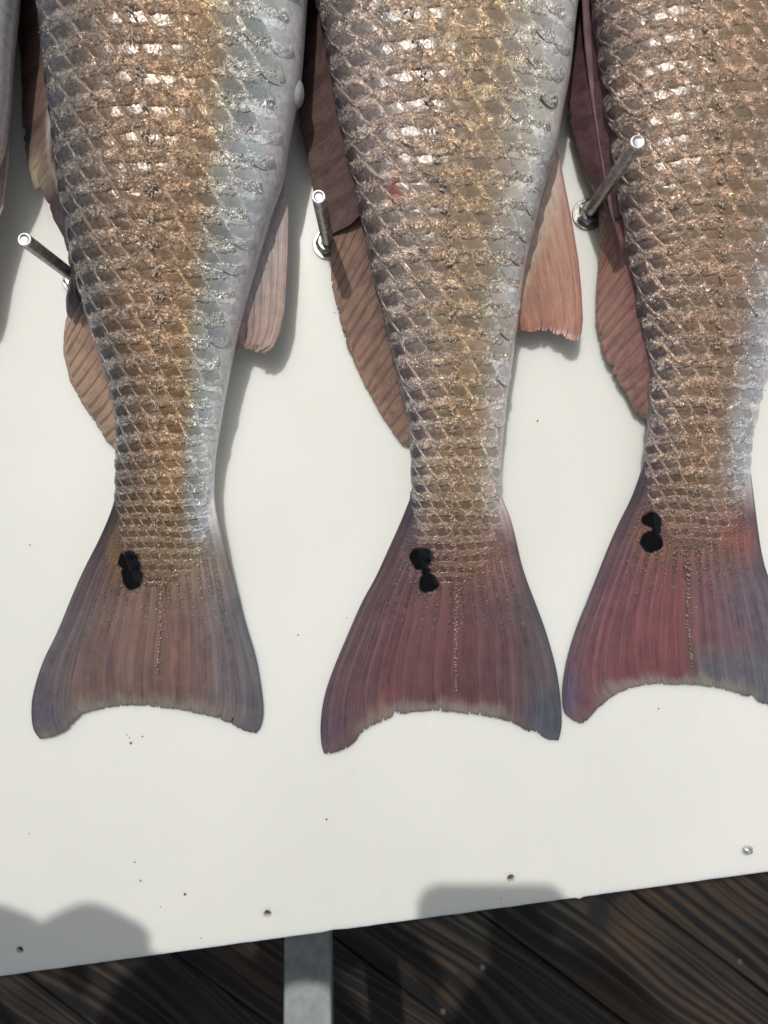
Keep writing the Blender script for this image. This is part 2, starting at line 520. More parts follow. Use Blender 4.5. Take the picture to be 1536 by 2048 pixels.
# screw holes cut through the sheet
holes = [(39, 1901), (535, 1828), (1022, 1757)]
pan = bm_obj('panel', bm, MB, board)
bmc = bmesh.new()
for hx, hy in holes:
    x, y, z = P(hx, hy, 0)
    bmesh.ops.create_cone(bmc, cap_ends=True, segments=28, radius1=.00165, radius2=.0024, depth=.016,
                          matrix=Matrix.Translation((x, y, -.006)))
mec = bpy.data.meshes.new('cut'); bmc.to_mesh(mec); bmc.free()
oc = bpy.data.objects.new('cut', mec); COL.objects.link(oc)
md = pan.modifiers.new('b', 'BOOLEAN'); md.operation = 'DIFFERENCE'; md.object = oc; md.solver = 'EXACT'
bpy.context.view_layer.update()
dg = bpy.context.evaluated_depsgraph_get()
nm = bpy.data.meshes.new_from_object(pan.evaluated_get(dg))
pan.modifiers.clear(); pan.data = nm
if not nm.materials: nm.materials.append(MB)
bpy.data.objects.remove(oc)
for hx, hy in holes:
    x, y, z = P(hx, hy, 0)
    bm = bmesh.new()
    ring(bm, [(0, -.0022), (.0005, -.0022), (.0007, -.0012), (.0014, -.0012), (.00175, -.0020), (.00175, -.009)], x, y, -.0016)
    bm_obj('sunken_screw', bm, MRUST, board, smooth=True)
# bright bent screw head standing proud at the right
x, y, z = P(1493, 1698, 0)
bm = bmesh.new()
ring(bm, [(0, .0016), (.0006, .0013), (.0010, .0024), (.0022, .0022), (.0031, .0012), (.0033, .0003), (.0018, -.0008), (.0016, -.004)], 0, 0, 0, n=10)
for v in bm.verts:
    v.co.x += .0006*mnoise.noise(v.co*900); v.co.z += .0007*mnoise.noise(v.co*700+Vector((3, 1, 0)))
bmesh.ops.transform(bm, matrix=Matrix.Translation((x, y, .0006)) @ Matrix.Rotation(.35, 4, 'X') @ Matrix.Rotation(.2, 4, 'Y'), verts=bm.verts)
o = bm_obj('screw_head', bm, MBR, board); o['label'] = 'shiny bent screw head near the right end of the front edge'
# support frame and legs
bm = bmesh.new()
mfr = Matrix((dirx, diry, Vector((0, 0, 1)))).transposed().to_4x4(); mfr.translation = fr0
for oy in (.16, .9): box_bm(bm, .1, Wd-.1, oy, oy+.05, -BT-.052, -BT-.002, mfr)
bm_obj('rail', bm, MGV, board)
for ox in (.2, Wd-.25):
    for oy in (.162, .902):
        bm = bmesh.new(); box_bm(bm, ox, ox+.046, oy, oy+.046, DZ+.001, -BT-.054, mfr)
        bm_obj('leg', bm, MGV, board)

# specks of dirt
bm = bmesh.new()
for (sx, sy, r) in [(60, 1090, 2.2), (254, 1470, 1.5), (262, 1486, 3.2), (259, 1475, 1.8), (285, 1473, 2.2), (653, 1639, 3.0), (281, 1761, 2.4), (370, 1788, 3.6), (321, 1813, 1.5),
                    (1180, 1200, 2.0), (1317, 1417, 2.0), (402, 1876, 1.6), (59, 1667, 1.6), (693, 1236, 1.6), (1075, 842, 2.4), (1290, 1440, 1.2), (1002, 1797, 1.6), (669, 625, 1.6), (270, 1724, 2.0), (596, 1270, 2.2)]:
    x, y, z = P(sx, sy, 0)
    r_ = bmesh.ops.create_icosphere(bm, subdivisions=1, radius=r*K*.62)
    for v in r_['verts']:
        v.co = Vector((x+v.co.x*(1+.5*random.random()), y+v.co.y*(1+.9*random.random()), .0001+abs(v.co.z)*.5))
o = bm_obj('dirt_specks', bm, MDIRT); tag(o, 'tiny dark specks of dirt scattered on the white board', 'specks', kind='stuff')
# tiny water beads
bm = bmesh.new()
for i in range(260):
    sx, sy = random.uniform(10, 1530), random.uniform(250, 1500)
    if random.random() < .6: sx = random.choice([random.uniform(590, 660), random.uniform(5, 120), random.uniform(440, 640)]); sy = random.uniform(350, 1300)
    r = random.choice([1.0, 1.3, 1.6, 2.2])
    x, y, z = P(sx, sy, 0)
    r_ = bmesh.ops.create_icosphere(bm, subdivisions=2, radius=r*K*.6)
    for v in r_['verts']: v.co = Vector((x+v.co.x, y+v.co.y, v.co.z*.45+.00002))
mwt = M('water_bead'); mwt.set(base_color=(.9, .95, 1.0), roughness=.03, transmission_weight=1.0, ior=1.33)
o = bm_obj('water_beads', bm, mwt.m, smooth=True); tag(o, 'tiny beads of water scattered on the white board', 'water beads', kind='stuff')

# ------------------------------------------------------------------ bolts
def bolt(bx, by, hpx, label, rot, lean=(0, 0)):
    x, y, z = P(bx, by, 0)
    root = empty('upright_bolt', (x, y, 0))
    tag(root, label, 'bolt', 'steel bolts standing up from the board')
    h = hpx*K; r = .0036
    # threaded shank
    bm = bmesh.new()
    n = 20; turns = h/.00115; m_ = int(turns*4)
    rows = []
    for i in range(m_+1):
        row = []
        for j in range(n):
            a = 2*math.pi*j/n
            zc = .0058+(h-.0058-.0008)*i/m_
            ph = (zc/.00115 - j/n) % 1.0
            rr = r-.00035*abs(ph*2-1)*(1+.4*mnoise.noise((x*50+j*.4, zc*300, 1)))
            row.append(bm.verts.new((x+rr*math.cos(a)+lean[0]*zc, y+rr*math.sin(a)+lean[1]*zc, zc)))
        rows.append(row)
    for a, b in zip(rows[:-1], rows[1:]):
        for j in range(n): bm.faces.new((a[j], a[(j+1) % n], b[(j+1) % n], b[j]))
    bmesh.ops.recalc_face_normals(bm, faces=bm.faces)
    bm_obj('shank', bm, MST, root, smooth=True)
    bm = bmesh.new()
    ring(bm, [(r-.0004, -.0008), (r, -.0006), (r, 0), (r-.0003, .0004), (r-.0009, .0005), (r-.0012, .0001), (r*.35, -.0001), (0, .0000)], x+lean[0]*h, y+lean[1]*h, h)
    bm_obj('tip', bm, MBR, root, smooth=True)
    # hex nut
    bm = bmesh.new()
    rn = .0072
    prof = [(r+.0001, .0008), (rn*.8, .0008), (rn*.93, .0012), (rn*.93, .0054), (rn*.78, .0062), (r+.0002, .0060), (r-.0002, .0054)]
    rws = []
    nn = 48
    for pr, ph in prof:
        row = []
        for j in range(nn):
            a = 2*math.pi*j/nn+rot
            seg = ((a-rot) % (math.pi/3))-math.pi/6
            k = math.cos(math.pi/6)/math.cos(seg)
            kk = k*1.12 if .0010 < ph < .0056 and pr > .006 else 1.0
            row.append(bm.verts.new((x+pr*kk*math.cos(a), y+pr*kk*math.sin(a), ph)))
        rws.append(row)
    for a, b in zip(rws[:-1], rws[1:]):
        for j in range(nn): bm.faces.new((a[j], a[(j+1) % nn], b[(j+1) % nn], b[j]))
    bmesh.ops.recalc_face_normals(bm, faces=bm.faces)
    bm_obj('nut', bm, MST, root)
    bm = bmesh.new()
    ring(bm, [(.004, 0.00002), (.0090, 0.00002), (.0094, .0003), (.0094, .0008), (.0091, .0011), (.0040, .0011)], x, y, 0, n=40)
    bm_obj('washer', bm, MST, root)
    return root
bolt(157, 561, 222, 'steel bolt at the left, its lower half hidden by the fin of the browner fish', .3)
bolt(657, 489, 224, 'steel bolt on a nut and washer between the left and middle fish', .1)
bolt(1175, 430, 292, 'tallest steel bolt, leaning across the dark back of the right fish', .45)

# ------------------------------------------------------------------ fish
GOLD = (196, 140, 72)
def interp_stops(stops, f):
    xs = [s[0] for s in stops]
    return np.stack([np.interp(f, xs, [s[1][k] for s in stops]) for k in range(3)], -1)

FISH = []
F1 = dict(
    L=[(40, -1150), (-30, -900), (20, -500), (60, -200), (84, 0), (95, 100), (105, 200), (117, 300), (130, 400), (148, 500), (168, 600), (203, 700), (229, 790), (237, 840), (236, 900), (234, 950), (231, 1000),
       (203, 1070), (168, 1137), (144, 1191), (113, 1269), (84, 1324), (64, 1391), (62, 1430), (66, 1461), (80, 1478)],
    R=[(520, -1150), (620, -900), (650, -500), (630, -200), (615, 0), (608, 104), (602, 170), (590, 230), (578, 292), (569, 358), (541, 437), (517, 521), (492, 604), (470, 690), (450, 800), (433, 900), (428, 960), (430, 1000),
       (434, 1031), (445, 1074), (457, 1121), (473, 1176), (492, 1250), (512, 1312), (523, 1375), (528, 1422), (523, 1453), (512, 1467)],
    E=[(80, 1478), (105, 1474), (133, 1461), (150, 1441), (168, 1426), (195, 1420), (227, 1413), (266, 1410), (312, 1414), (352, 1418), (391, 1426), (430, 1434), (461, 1447), (484, 1461), (512, 1467)],
    LL=[(250, -600), (262, -100), (266, 40), (268, 142), (288, 240), (298, 340), (305, 440), (310, 530), (318, 600), (320, 650), (317, 750), (313, 860), (311, 1000), (318, 1100), (323, 1170)],
    ytail=1000, yfinish=1150, pitch=[(-600, 58), (0, 57), (400, 50), (700, 43), (900, 33), (1050, 25), (1160, 20)], asp=.86,
    tk=[(-1150, 70), (-900, 125), (-400, 140), (0, 128), (400, 100), (700, 68), (900, 46), (1000, 38), (1050, 27), (1100, 16), (1130, 8.5), (1150, 4), (1190, 1)],
)
F2 = dict(
    L=[(640, -1150), (560, -900), (590, -500), (612, -200), (633, 0), (650, 62), (664, 167), (686, 271), (705, 354), (728, 450), (746, 542), (764, 619), (784, 685), (803, 779), (818, 830), (823, 872), (825, 935), (824, 985),
       (815, 1010), (800, 1047), (779, 1093), (750, 1158), (725, 1200), (697, 1265), (668, 1333), (648, 1390), (640, 1448), (642, 1490), (648, 1508)],
    R=[(1060, -1150), (1180, -900), (1210, -500), (1180, -200), (1156, 0), (1148, 62), (1141, 146), (1130, 200), (1120, 250), (1114, 300), (1093, 354), (1068, 458), (1047, 542), (1034, 658), (1026, 716), (1016, 779), (1008, 853), (1002, 931), (1001, 982), (1008, 1005),
       (1019, 1029), (1030, 1068), (1042, 1125), (1055, 1165), (1073, 1211), (1094, 1268), (1112, 1333), (1119, 1376), (1124, 1430), (1123, 1458), (1117, 1481)],
    E=[(648, 1508), (668, 1506), (707, 1490), (718, 1469), (743, 1451), (779, 1437), (786, 1432), (789, 1419), (794, 1432), (833, 1422), (879, 1422), (915, 1426), (958, 1428), (994, 1437), (1030, 1447), (1060, 1466), (1064, 1458), (1094, 1480), (1117, 1481)],
    LL=[(760, -600), (790, -100), (800, 0), (818, 104), (847, 233), (863, 320), (881, 417), (893, 487), (899, 560), (903, 640), (906, 700), (905, 800), (903, 900), (901, 1000), (906, 1100), (914, 1170)],
    ytail=1000, yfinish=1150, pitch=[(-600, 54), (0, 54), (300, 50), (600, 47), (800, 43), (950, 33), (1080, 26), (1170, 20)], asp=.84,
    tk=[(-1150, 70), (-900, 125), (-400, 138), (0, 125), (400, 98), (700, 66), (900, 46), (1000, 38), (1050, 27), (1100, 16), (1130, 8.5), (1150, 4), (1190, 1)],
)
F3 = dict(
    L=[(1260, -1150), (1120, -900), (1140, -500), (1165, -200), (1185, 0), (1190, 45), (1199, 119), (1208, 208), (1222, 297), (1234, 371), (1246, 445), (1258, 520), (1273, 600), (1290, 677), (1301, 736), (1299, 794), (1297, 853), (1293, 897), (1289, 925),
       (1279, 950), (1264, 994), (1237, 1046), (1215, 1097), (1199, 1138), (1172, 1206), (1151, 1257), (1133, 1316), (1124, 1370), (1124, 1399), (1127, 1426), (1148, 1442)],
    R=[(1690, -1150), (1800, -900), (1800, -500), (1765, -200), (1725, 0), (1680, 200), (1625, 400), (1572, 580), (1545, 690), (1534, 736), (1525, 771), (1517, 809), (1510, 838), (1501, 882), (1500, 926),
       (1503, 955), (1509, 1000), (1516, 1058), (1525, 1117), (1537, 1155), (1556, 1200), (1580, 1270), (1600, 1330), (1612, 1380), (1616, 1410), (1608, 1428)],
    E=[(1148, 1442), (1160, 1447), (1172, 1444), (1184, 1429), (1202, 1411), (1228, 1390), (1258, 1377), (1288, 1371), (1311, 1367), (1347, 1370), (1377, 1368), (1407, 1371), (1436, 1376), (1466, 1383), (1496, 1395), (1506, 1388), (1512, 1402), (1536, 1411), (1575, 1424), (1608, 1428)],
    LL=[(1330, -600), (1365, -100), (1377, 15), (1404, 119), (1416, 180), (1424, 240), (1434, 300), (1439, 430), (1441, 540), (1437, 633), (1425, 750), (1409, 853), (1402, 897), (1385, 985), (1381, 1030), (1379, 1130)],
    ytail=945, yfinish=1100, pitch=[(-600, 47), (0, 46), (600, 43), (750, 40), (900, 32), (1020, 27), (1120, 21)], asp=.84,
    tk=[(-1150, 70), (-900, 120), (-400, 132), (0, 120), (400, 96), (650, 66), (850, 46), (950, 38), (1000, 27), (1050, 16), (1080, 8.5), (1100, 4), (1140, 1)],
)
F0 = dict(F1)
F0 = {k: v for k, v in F1.items()}
sh = lambda pts, d: [(x+d, y) for x, y in pts]
F0['L'] = sh(F1['L'], -600); F0['R'] = sh([(x, y) for x, y in F1['R']], -600)
F0['R'] = [(x, y) for x, y in F0['R']]
F0['R'] = [(-80, -1150), (20, -900), (56, -500), (44, -200), (32, 0), (25, 70), (20, 125), (17, 200), (6, 290), (-20, 358)] + [p for p in F0['R'] if p[1] > 400]
F0['E'] = sh(F1['E'], -600); F0['LL'] = sh(F1['LL'], -600)

def mixc(a, b, t):
    t = np.asarray(t, float)[..., None]
    return np.asarray(a, float)*(1-t)+np.asarray(b, float)*t

def blob(c, px, py, x, y, rx, ry, col, k=1.0):
    g = np.exp(-(((px-x)/rx)**2+((py-y)/ry)**2))*k
    return mixc(c, col, g)

def wobf(f, px, py, seed):
    n = np.array([mnoise.noise((a*.02, b*.02, seed)) + .6*mnoise.noise((a*.06, b*.06, seed)) for a, b in zip(np.ravel(px), np.ravel(py))])
    return np.clip(f+.035*n*np.clip(np.minimum(f, 1-f)*8, 0, 1), 0, 1)

def paint1(f, px, py):
    f0 = f; f = wobf(f, px, py, 1.0)
    body = interp_stops([(0, (50, 50, 60)), (.04, (56, 50, 50)), (.12, (76, 64, 54)), (.28, (106, 84, 64)), (.5, (122, 98, 72)), (.61, (130, 108, 80)), (.70, (140, 136, 124)), (.80, (158, 160, 156)), (.90, (206, 208, 206)), (1, (222, 222, 222))], f)
    edge = interp_stops([(0, (100, 92, 84)), (.15, (150, 122, 90)), (.4, (208, 166, 122)), (.62, (218, 176, 122)), (.70, (218, 208, 186)), (.8, (226, 228, 222)), (1, (226, 229, 226))], f)
    # the brown gives way to silver further out along the tail
    tail = interp_stops([(0, (90, 88, 94)), (.10, (96, 88, 90)), (.27, (112, 92, 86)), (.5, (110, 88, 80)), (.68, (112, 87, 80)), (.83, (108, 100, 102)), (1, (94, 96, 102))], f)
    base = interp_stops([(0, (90, 80, 84)), (.2, (104, 88, 86)), (.36, (120, 98, 80)), (.6, (122, 104, 86)), (.8, (146, 132, 120)), (1, (128, 122, 122))], f)
    tail = mixc(base, tail, sstep(1130, 1260, py))
    tail = mixc(tail, (124, 122, 114), sstep(1375, 1430, py)*np.exp(-((f-.5)/.33)**4)*.75)
    tail = blob(tail, px, py, 90, 1440, 40, 60, (84, 84, 104), .6)
    tail = blob(tail, px, py, 95, 1474, 30, 12, (140, 130, 100), .6)
    tail = blob(tail, px, py, 220, 1320, 8, 40, (66, 56, 70), .5)
    tail = blob(tail, px, py, 338, 1340, 14, 34, (132, 90, 88), .35)
    t = sstep(1030, 1130, py)
    c = mixc(body, tail, t)
    c = blob(c, px, py, 230, 1112, 17, 50, (152, 114, 66), .65)
    e = mixc(edge, np.clip(tail*1.25+10, 0, 255), t)
    return c, e

def paint2(f, px, py):
    f = wobf(f, px, py, 2.0)
    up = interp_stops([(0, (58, 48, 52)), (.05, (84, 72, 70)), (.2, (116, 107, 102)), (.4, (124, 113, 102)), (.62, (134, 122, 104)), (.78, (160, 151, 141)), (.88, (198, 195, 186)), (1, (224, 220, 216))], f)
    lo = interp_stops([(0, (58, 56, 68)), (.08, (70, 62, 70)), (.2, (114, 102, 94)), (.45, (126, 109, 92)), (.65, (136, 119, 102)), (.82, (172, 160, 152)), (1, (198, 188, 186))], f)
    body = mixc(up, lo, sstep(600, 900, py))
    edge = interp_stops([(0, (120, 100, 94)), (.1, (206, 180, 164)), (.3, (212, 182, 154)), (.5, (214, 176, 132)), (.7, (220, 186, 140)), (.8, (226, 214, 192)), (1, (234, 232, 226))], f)
    tail = interp_stops([(0, (92, 76, 82)), (.08, (98, 76, 80)), (.3, (98, 66, 70)), (.55, (100, 66, 69)), (.75, (96, 70, 74)), (.9, (94, 80, 82)), (1, (88, 86, 90))], f)
    base = interp_stops([(0, (92, 78, 82)), (.2, (110, 86, 90)), (.4, (116, 92, 82)), (.65, (122, 96, 82)), (.85, (140, 108, 102)), (1, (112, 92, 98))], f)
    tail = mixc(base, tail, sstep(1120, 1240, py))
    tail = blob(tail, px, py, 660, 1450, 34, 50, (84, 68, 90), .55)
    tail = blob(tail, px, py, 1090, 1440, 45, 60, (74, 84, 98), .85)
    tail = blob(tail, px, py, 790, 1390, 18, 40, (136, 80, 88), .35)
    tail = blob(tail, px, py, 765, 1410, 16, 24, (146, 110, 96), .6)
    tail = mixc(tail, (140, 138, 126), sstep(1400, 1424, py)*np.exp(-((f-.5)/.26)**4)*.6)
    tail = blob(tail, px, py, 728, 1455, 22, 20, (130, 122, 112), .5)
    tail = blob(tail, px, py, 775, 1320, 4, 4, (140, 30, 44), .7)
    t = sstep(1010, 1110, py)
    c = mixc(body, tail, t)
    c = blob(c, px, py, 790, 385, 7, 22, (160, 48, 50), .75)
    c = blob(c, px, py, 806, 398, 15, 9, (165, 70, 66), .7)
    c = blob(c, px, py, 790, 340, 6, 40, (150, 74, 66), .5)
    e = mixc(edge, np.clip(tail*1.25+10, 0, 255), t)
    e = blob(e, px, py, 790, 385, 9, 22, (180, 74, 70), .7)
    return c, e

def paint3(f, px, py):
    f = wobf(f, px, py, 3.0)
    up = interp_stops([(0, (66, 52, 58)), (.06, (84, 72, 66)), (.2, (110, 96, 84)), (.45, (124, 107, 90)), (.6, (136, 117, 96)), (1, (150, 140, 128))], f)
    lo = interp_stops([(0, (62, 58, 70)), (.1, (74, 64, 68)), (.25, (104, 88, 80)), (.5, (122, 102, 86)), (.68, (138, 118, 104)), (.8, (162, 154, 148)), (1, (192, 190, 190))], f)
    body = mixc(up, lo, sstep(350, 750, py))
    edge = interp_stops([(0, (120, 100, 92)), (.12, (202, 168, 142)), (.35, (206, 170, 140)), (.6, (208, 168, 130)), (.72, (184, 150, 128)), (.84, (200, 200, 204)), (1, (215, 218, 226))], f)
    tail = interp_stops([(0, (98, 80, 88)), (.08, (106, 76, 82)), (.3, (114, 71, 75)), (.5, (112, 68, 71)), (.58, (108, 78, 80)), (.72, (108, 88, 96)), (.9, (98, 92, 102)), (1, (90, 88, 98))], f)
    base = interp_stops([(0, (98, 80, 86)), (.2, (116, 86, 88)), (.4, (124, 96, 82)), (.65, (132, 102, 90)), (.85, (136, 98, 92)), (1, (106, 88, 98))], f)
    tail = mixc(base, tail, sstep(1070, 1190, py))
    tail = mixc(tail, (94, 98, 106), sstep(1270, 1340, py)*sstep(.5, .6, f)*.8)
    tail = blob(tail, px, py, 1140, 1390, 18, 50, (92, 88, 122), .6)
    tail = mixc(tail, (150, 146, 136), sstep(1350, 1372, py)*np.exp(-((f-.42)/.22)**4)*.7)
    tail = blob(tail, px, py, 1215, 1395, 26, 14, (146, 136, 128), .6)
    t = sstep(960, 1060, py)
    c = mixc(body, tail, t)
    c = blob(c, px, py, 1290, 1075, 26, 50, (150, 112, 74), .45)
    c = blob(c, px, py, 1480, 1080, 40, 30, (160, 100, 84), .5)
    e = mixc(edge, np.clip(tail*1.25+10, 0, 255), t)
    return c, e

def paint0(f, px, py):
    c, e = paint1(f, px+600, py)
    return c, e

SPOTS = {
    1: [(258, 1121, 20), (268, 1132, 15), (250, 1124, 14), (262, 1146, 19), (266, 1160, 20), (262, 1172, 10), (274, 1152, 14), (254, 1108, 9)],
    2: [(844, 1118, 22), (836, 1114, 17), (852, 1112, 15), (838, 1130, 11), (853, 1144, 10), (857, 1166, 19), (851, 1172, 13), (866, 1168, 13), (850, 1180, 7)],
    3: [(1303, 1040, 16), (1295, 1041, 12), (1311, 1046, 14), (1313, 1062, 10), (1303, 1084, 22), (1292, 1086, 12), (1314, 1090, 12), (1309, 1070, 10)],
}
def spot_mask(idx, px, py):
    if idx not in SPOTS: return np.zeros_like(px)
    out = np.zeros_like(px)
    n = np.array([2.2*fbm(a, b, .07, idx*3.0) + 1.2*fbm(a, b, .2, 9) for a, b in zip(px, py)]) if len(px) else 0
    for x, y, r in SPOTS[idx]:
        d = np.hypot(px-x, py-y)-r*1.0+n
        out = np.maximum(out, sstep(1.7, -1.5, d))
    return out

def grit_mask(idx, F, px, py, f):
    """wet glittering grit on the root of the tail"""
    y0 = F['ytail']
    a = sstep(y0+10, y0+70, py)*sstep(y0+300, y0+150, py)*sstep(.06, .2, f)*sstep(1.0, .86, f)
    return np.clip(a*.8, 0, 1)

class Fish:
    def __init__(s, idx, F, paint):
        s.i = idx; s.F = F; s.paint = paint
        s.Lp = smooth_poly(F['L'], 2); s.Rp = smooth_poly(F['R'], 2); s.LLp = smooth_poly(F['LL'], 2)
        s.tk = np.array(F['tk'], float)
    def lr(s, y):
        return np.interp(y, s.Lp[:, 1], s.Lp[:, 0]), np.interp(y, s.Rp[:, 1], s.Rp[:, 0])
    def body_lr(s, y):
        """outline of the fleshy body: follows the fish to the tail root, then closes inside the fin"""
        l, r = s.lr(np.minimum(y, s.F['ytail']+400))
        y0 = s.F['ytail']-15
        l0, r0 = s.lr(y0)
        k = sstep(y0, y0+190, y)
        kk = sstep(y0, y0+60, y)
        l1 = l0+(l-l0)*.25*kk; r1 = r0+(r-r0)*.25*kk
        j = 1-np.sqrt(np.clip(1-((y-y0-60)/140.0)**2, 0, 1))
        j = np.where(y > y0+60, j, 0)
        l2 = np.where(y > y0, l1+(r0-l0)*(.03*k+.42*j), l); r2 = np.where(y > y0, r1-(r0-l0)*(.03*k+.42*j), r)
        return l2, r2
    def t(s, y): return np.interp(y, s.tk[:, 0], s.tk[:, 1])
    def zc(s, y):
        t = s.t(y)
        return np.where(y < s.F['ytail'], t+4, np.interp(y, [s.F['ytail'], s.F['ytail']+190], [42, 5]))
    def e(s, y): return 1+1.3*sstep(s.F['ytail']-60, s.F['ytail']+50, y)
    def surf(s, y, ph):
        """world-pixel point for station y and angle ph (-pi/2 left edge .. pi/2 right edge)"""
        l, r = s.body_lr(y); zc = s.zc(y); t = s.t(y)
        f = 1-zc/HP
        xl = (l-NX)*f; xr = (r-NX)*f
        cx = (xl+xr)/2; w = (xr-xl)/2
        x = cx+w*np.sin(ph)
        c = np.clip(np.cos(ph), 0, None)
        z = zc+t*c**s.e(y)
        yy = (y-NY)*(1-zc/HP)          # station in world pixels
        return x, yy, z
    def head_close(s): pass

def to_world(x, yy, z): return np.stack([x*K, -yy*K, z*K], -1)
def to_photo(x, yy, z):
    g = 1-z/HP
    return x/g+NX, yy/g+NY

def build_body(fs, root):
    F = fs.F
    y1 = F['yfinish']+24
    ys = np.concatenate([np.arange(-1150, F['ytail']-80, 10), np.arange(F['ytail']-80, y1, 3.0)])
    nt, nb = 120, 24
    pt = np.linspace(-math.pi/2, math.pi/2, nt+1)
    V = []; PX = []; PY = []; FF = []
    for y in ys:
        x, yy, z = fs.surf(y, pt)
        capk = math.sqrt(max(0.02, min(1, (y+1150)/300.0))) if y < -850 else 1.0
        xm = (x[0]+x[-1])/2
        zc = float(fs.zc(y)); t = float(fs.t(y))
        x = xm+(x-xm)*capk; z = zc+(z-zc)*capk
        # underside, flatter
        pb = np.linspace(math.pi/2, -math.pi/2, nb+2)[1:-1]
        xb = xm+(x[-1]-xm)*np.sin(pb); zb = zc-min(t, zc-2)*capk*np.cos(pb)**float(fs.e(y))
        xx = np.concatenate([x, xb]); zz_ = np.concatenate([z, zb]); yv = np.full_like(xx, yy)
        V.append(to_world(xx, yv, zz_))
        px, py = to_photo(xx, yv, zz_)
        l, r = fs.lr(y)
        PX.append(px); PY.append(py); FF.append(np.clip((px-l)/(r-l), 0, 1))
    n = nt+1+nb
    V = np.concatenate(V); PX = np.concatenate(PX); PY = np.concatenate(PY); FF = np.concatenate(FF)
    # soft lumps
    for k in range(0, len(V)):
        if PY[k] > -120:
            V[k, 2] += K*1.2*mnoise.noise((PX[k]*.02, PY[k]*.02, fs.i))
    faces = []
    for i in range(len(ys)-1):
        for j in range(n):
            a = i*n+j; b = i*n+(j+1) % n
            faces.append((a, a+n, b+n, b))
    faces.append(tuple(range(n))); faces.append(tuple(reversed(range((len(ys)-1)*n, len(ys)*n))))
    c, e = fs.paint(FF, PX, PY)
    lc = linarr(c)
    sp = spot_mask(fs.i, PX, PY)
    lc = lc*(1-sp[:, None])+np.array([.006, .007, .010])*sp[:, None]
    g = grit_mask(fs.i, F, PX, PY, FF)*(1-sp)
    me = mesh('body', V, faces, cols={'Col': lc, 'Grit': np.stack([g]*3, -1), 'Spot': np.stack([sp]*3, -1)})
    return link('body', me, MSK, root)

def coons(top, bot, left, right, s, t):
    """point on a patch; top: t=0, bot: t=1, left: s=0, right: s=1 (all polylines)"""
    T = poly_at(top, s); B = poly_at(bot, s); Lf = poly_at(left, t); Rt = poly_at(right, t)
    c00 = np.asarray(top[0], float); c10 = np.asarray(top[-1], float); c01 = np.asarray(bot[0], float); c11 = np.asarray(bot[-1], float)
    s_ = s[..., None]; t_ = t[..., None]
    return (1-t_)*T+t_*B+(1-s_)*Lf+s_*Rt-((1-s_)*(1-t_)*c00+s_*(1-t_)*c10+(1-s_)*t_*c01+s_*t_*c11)

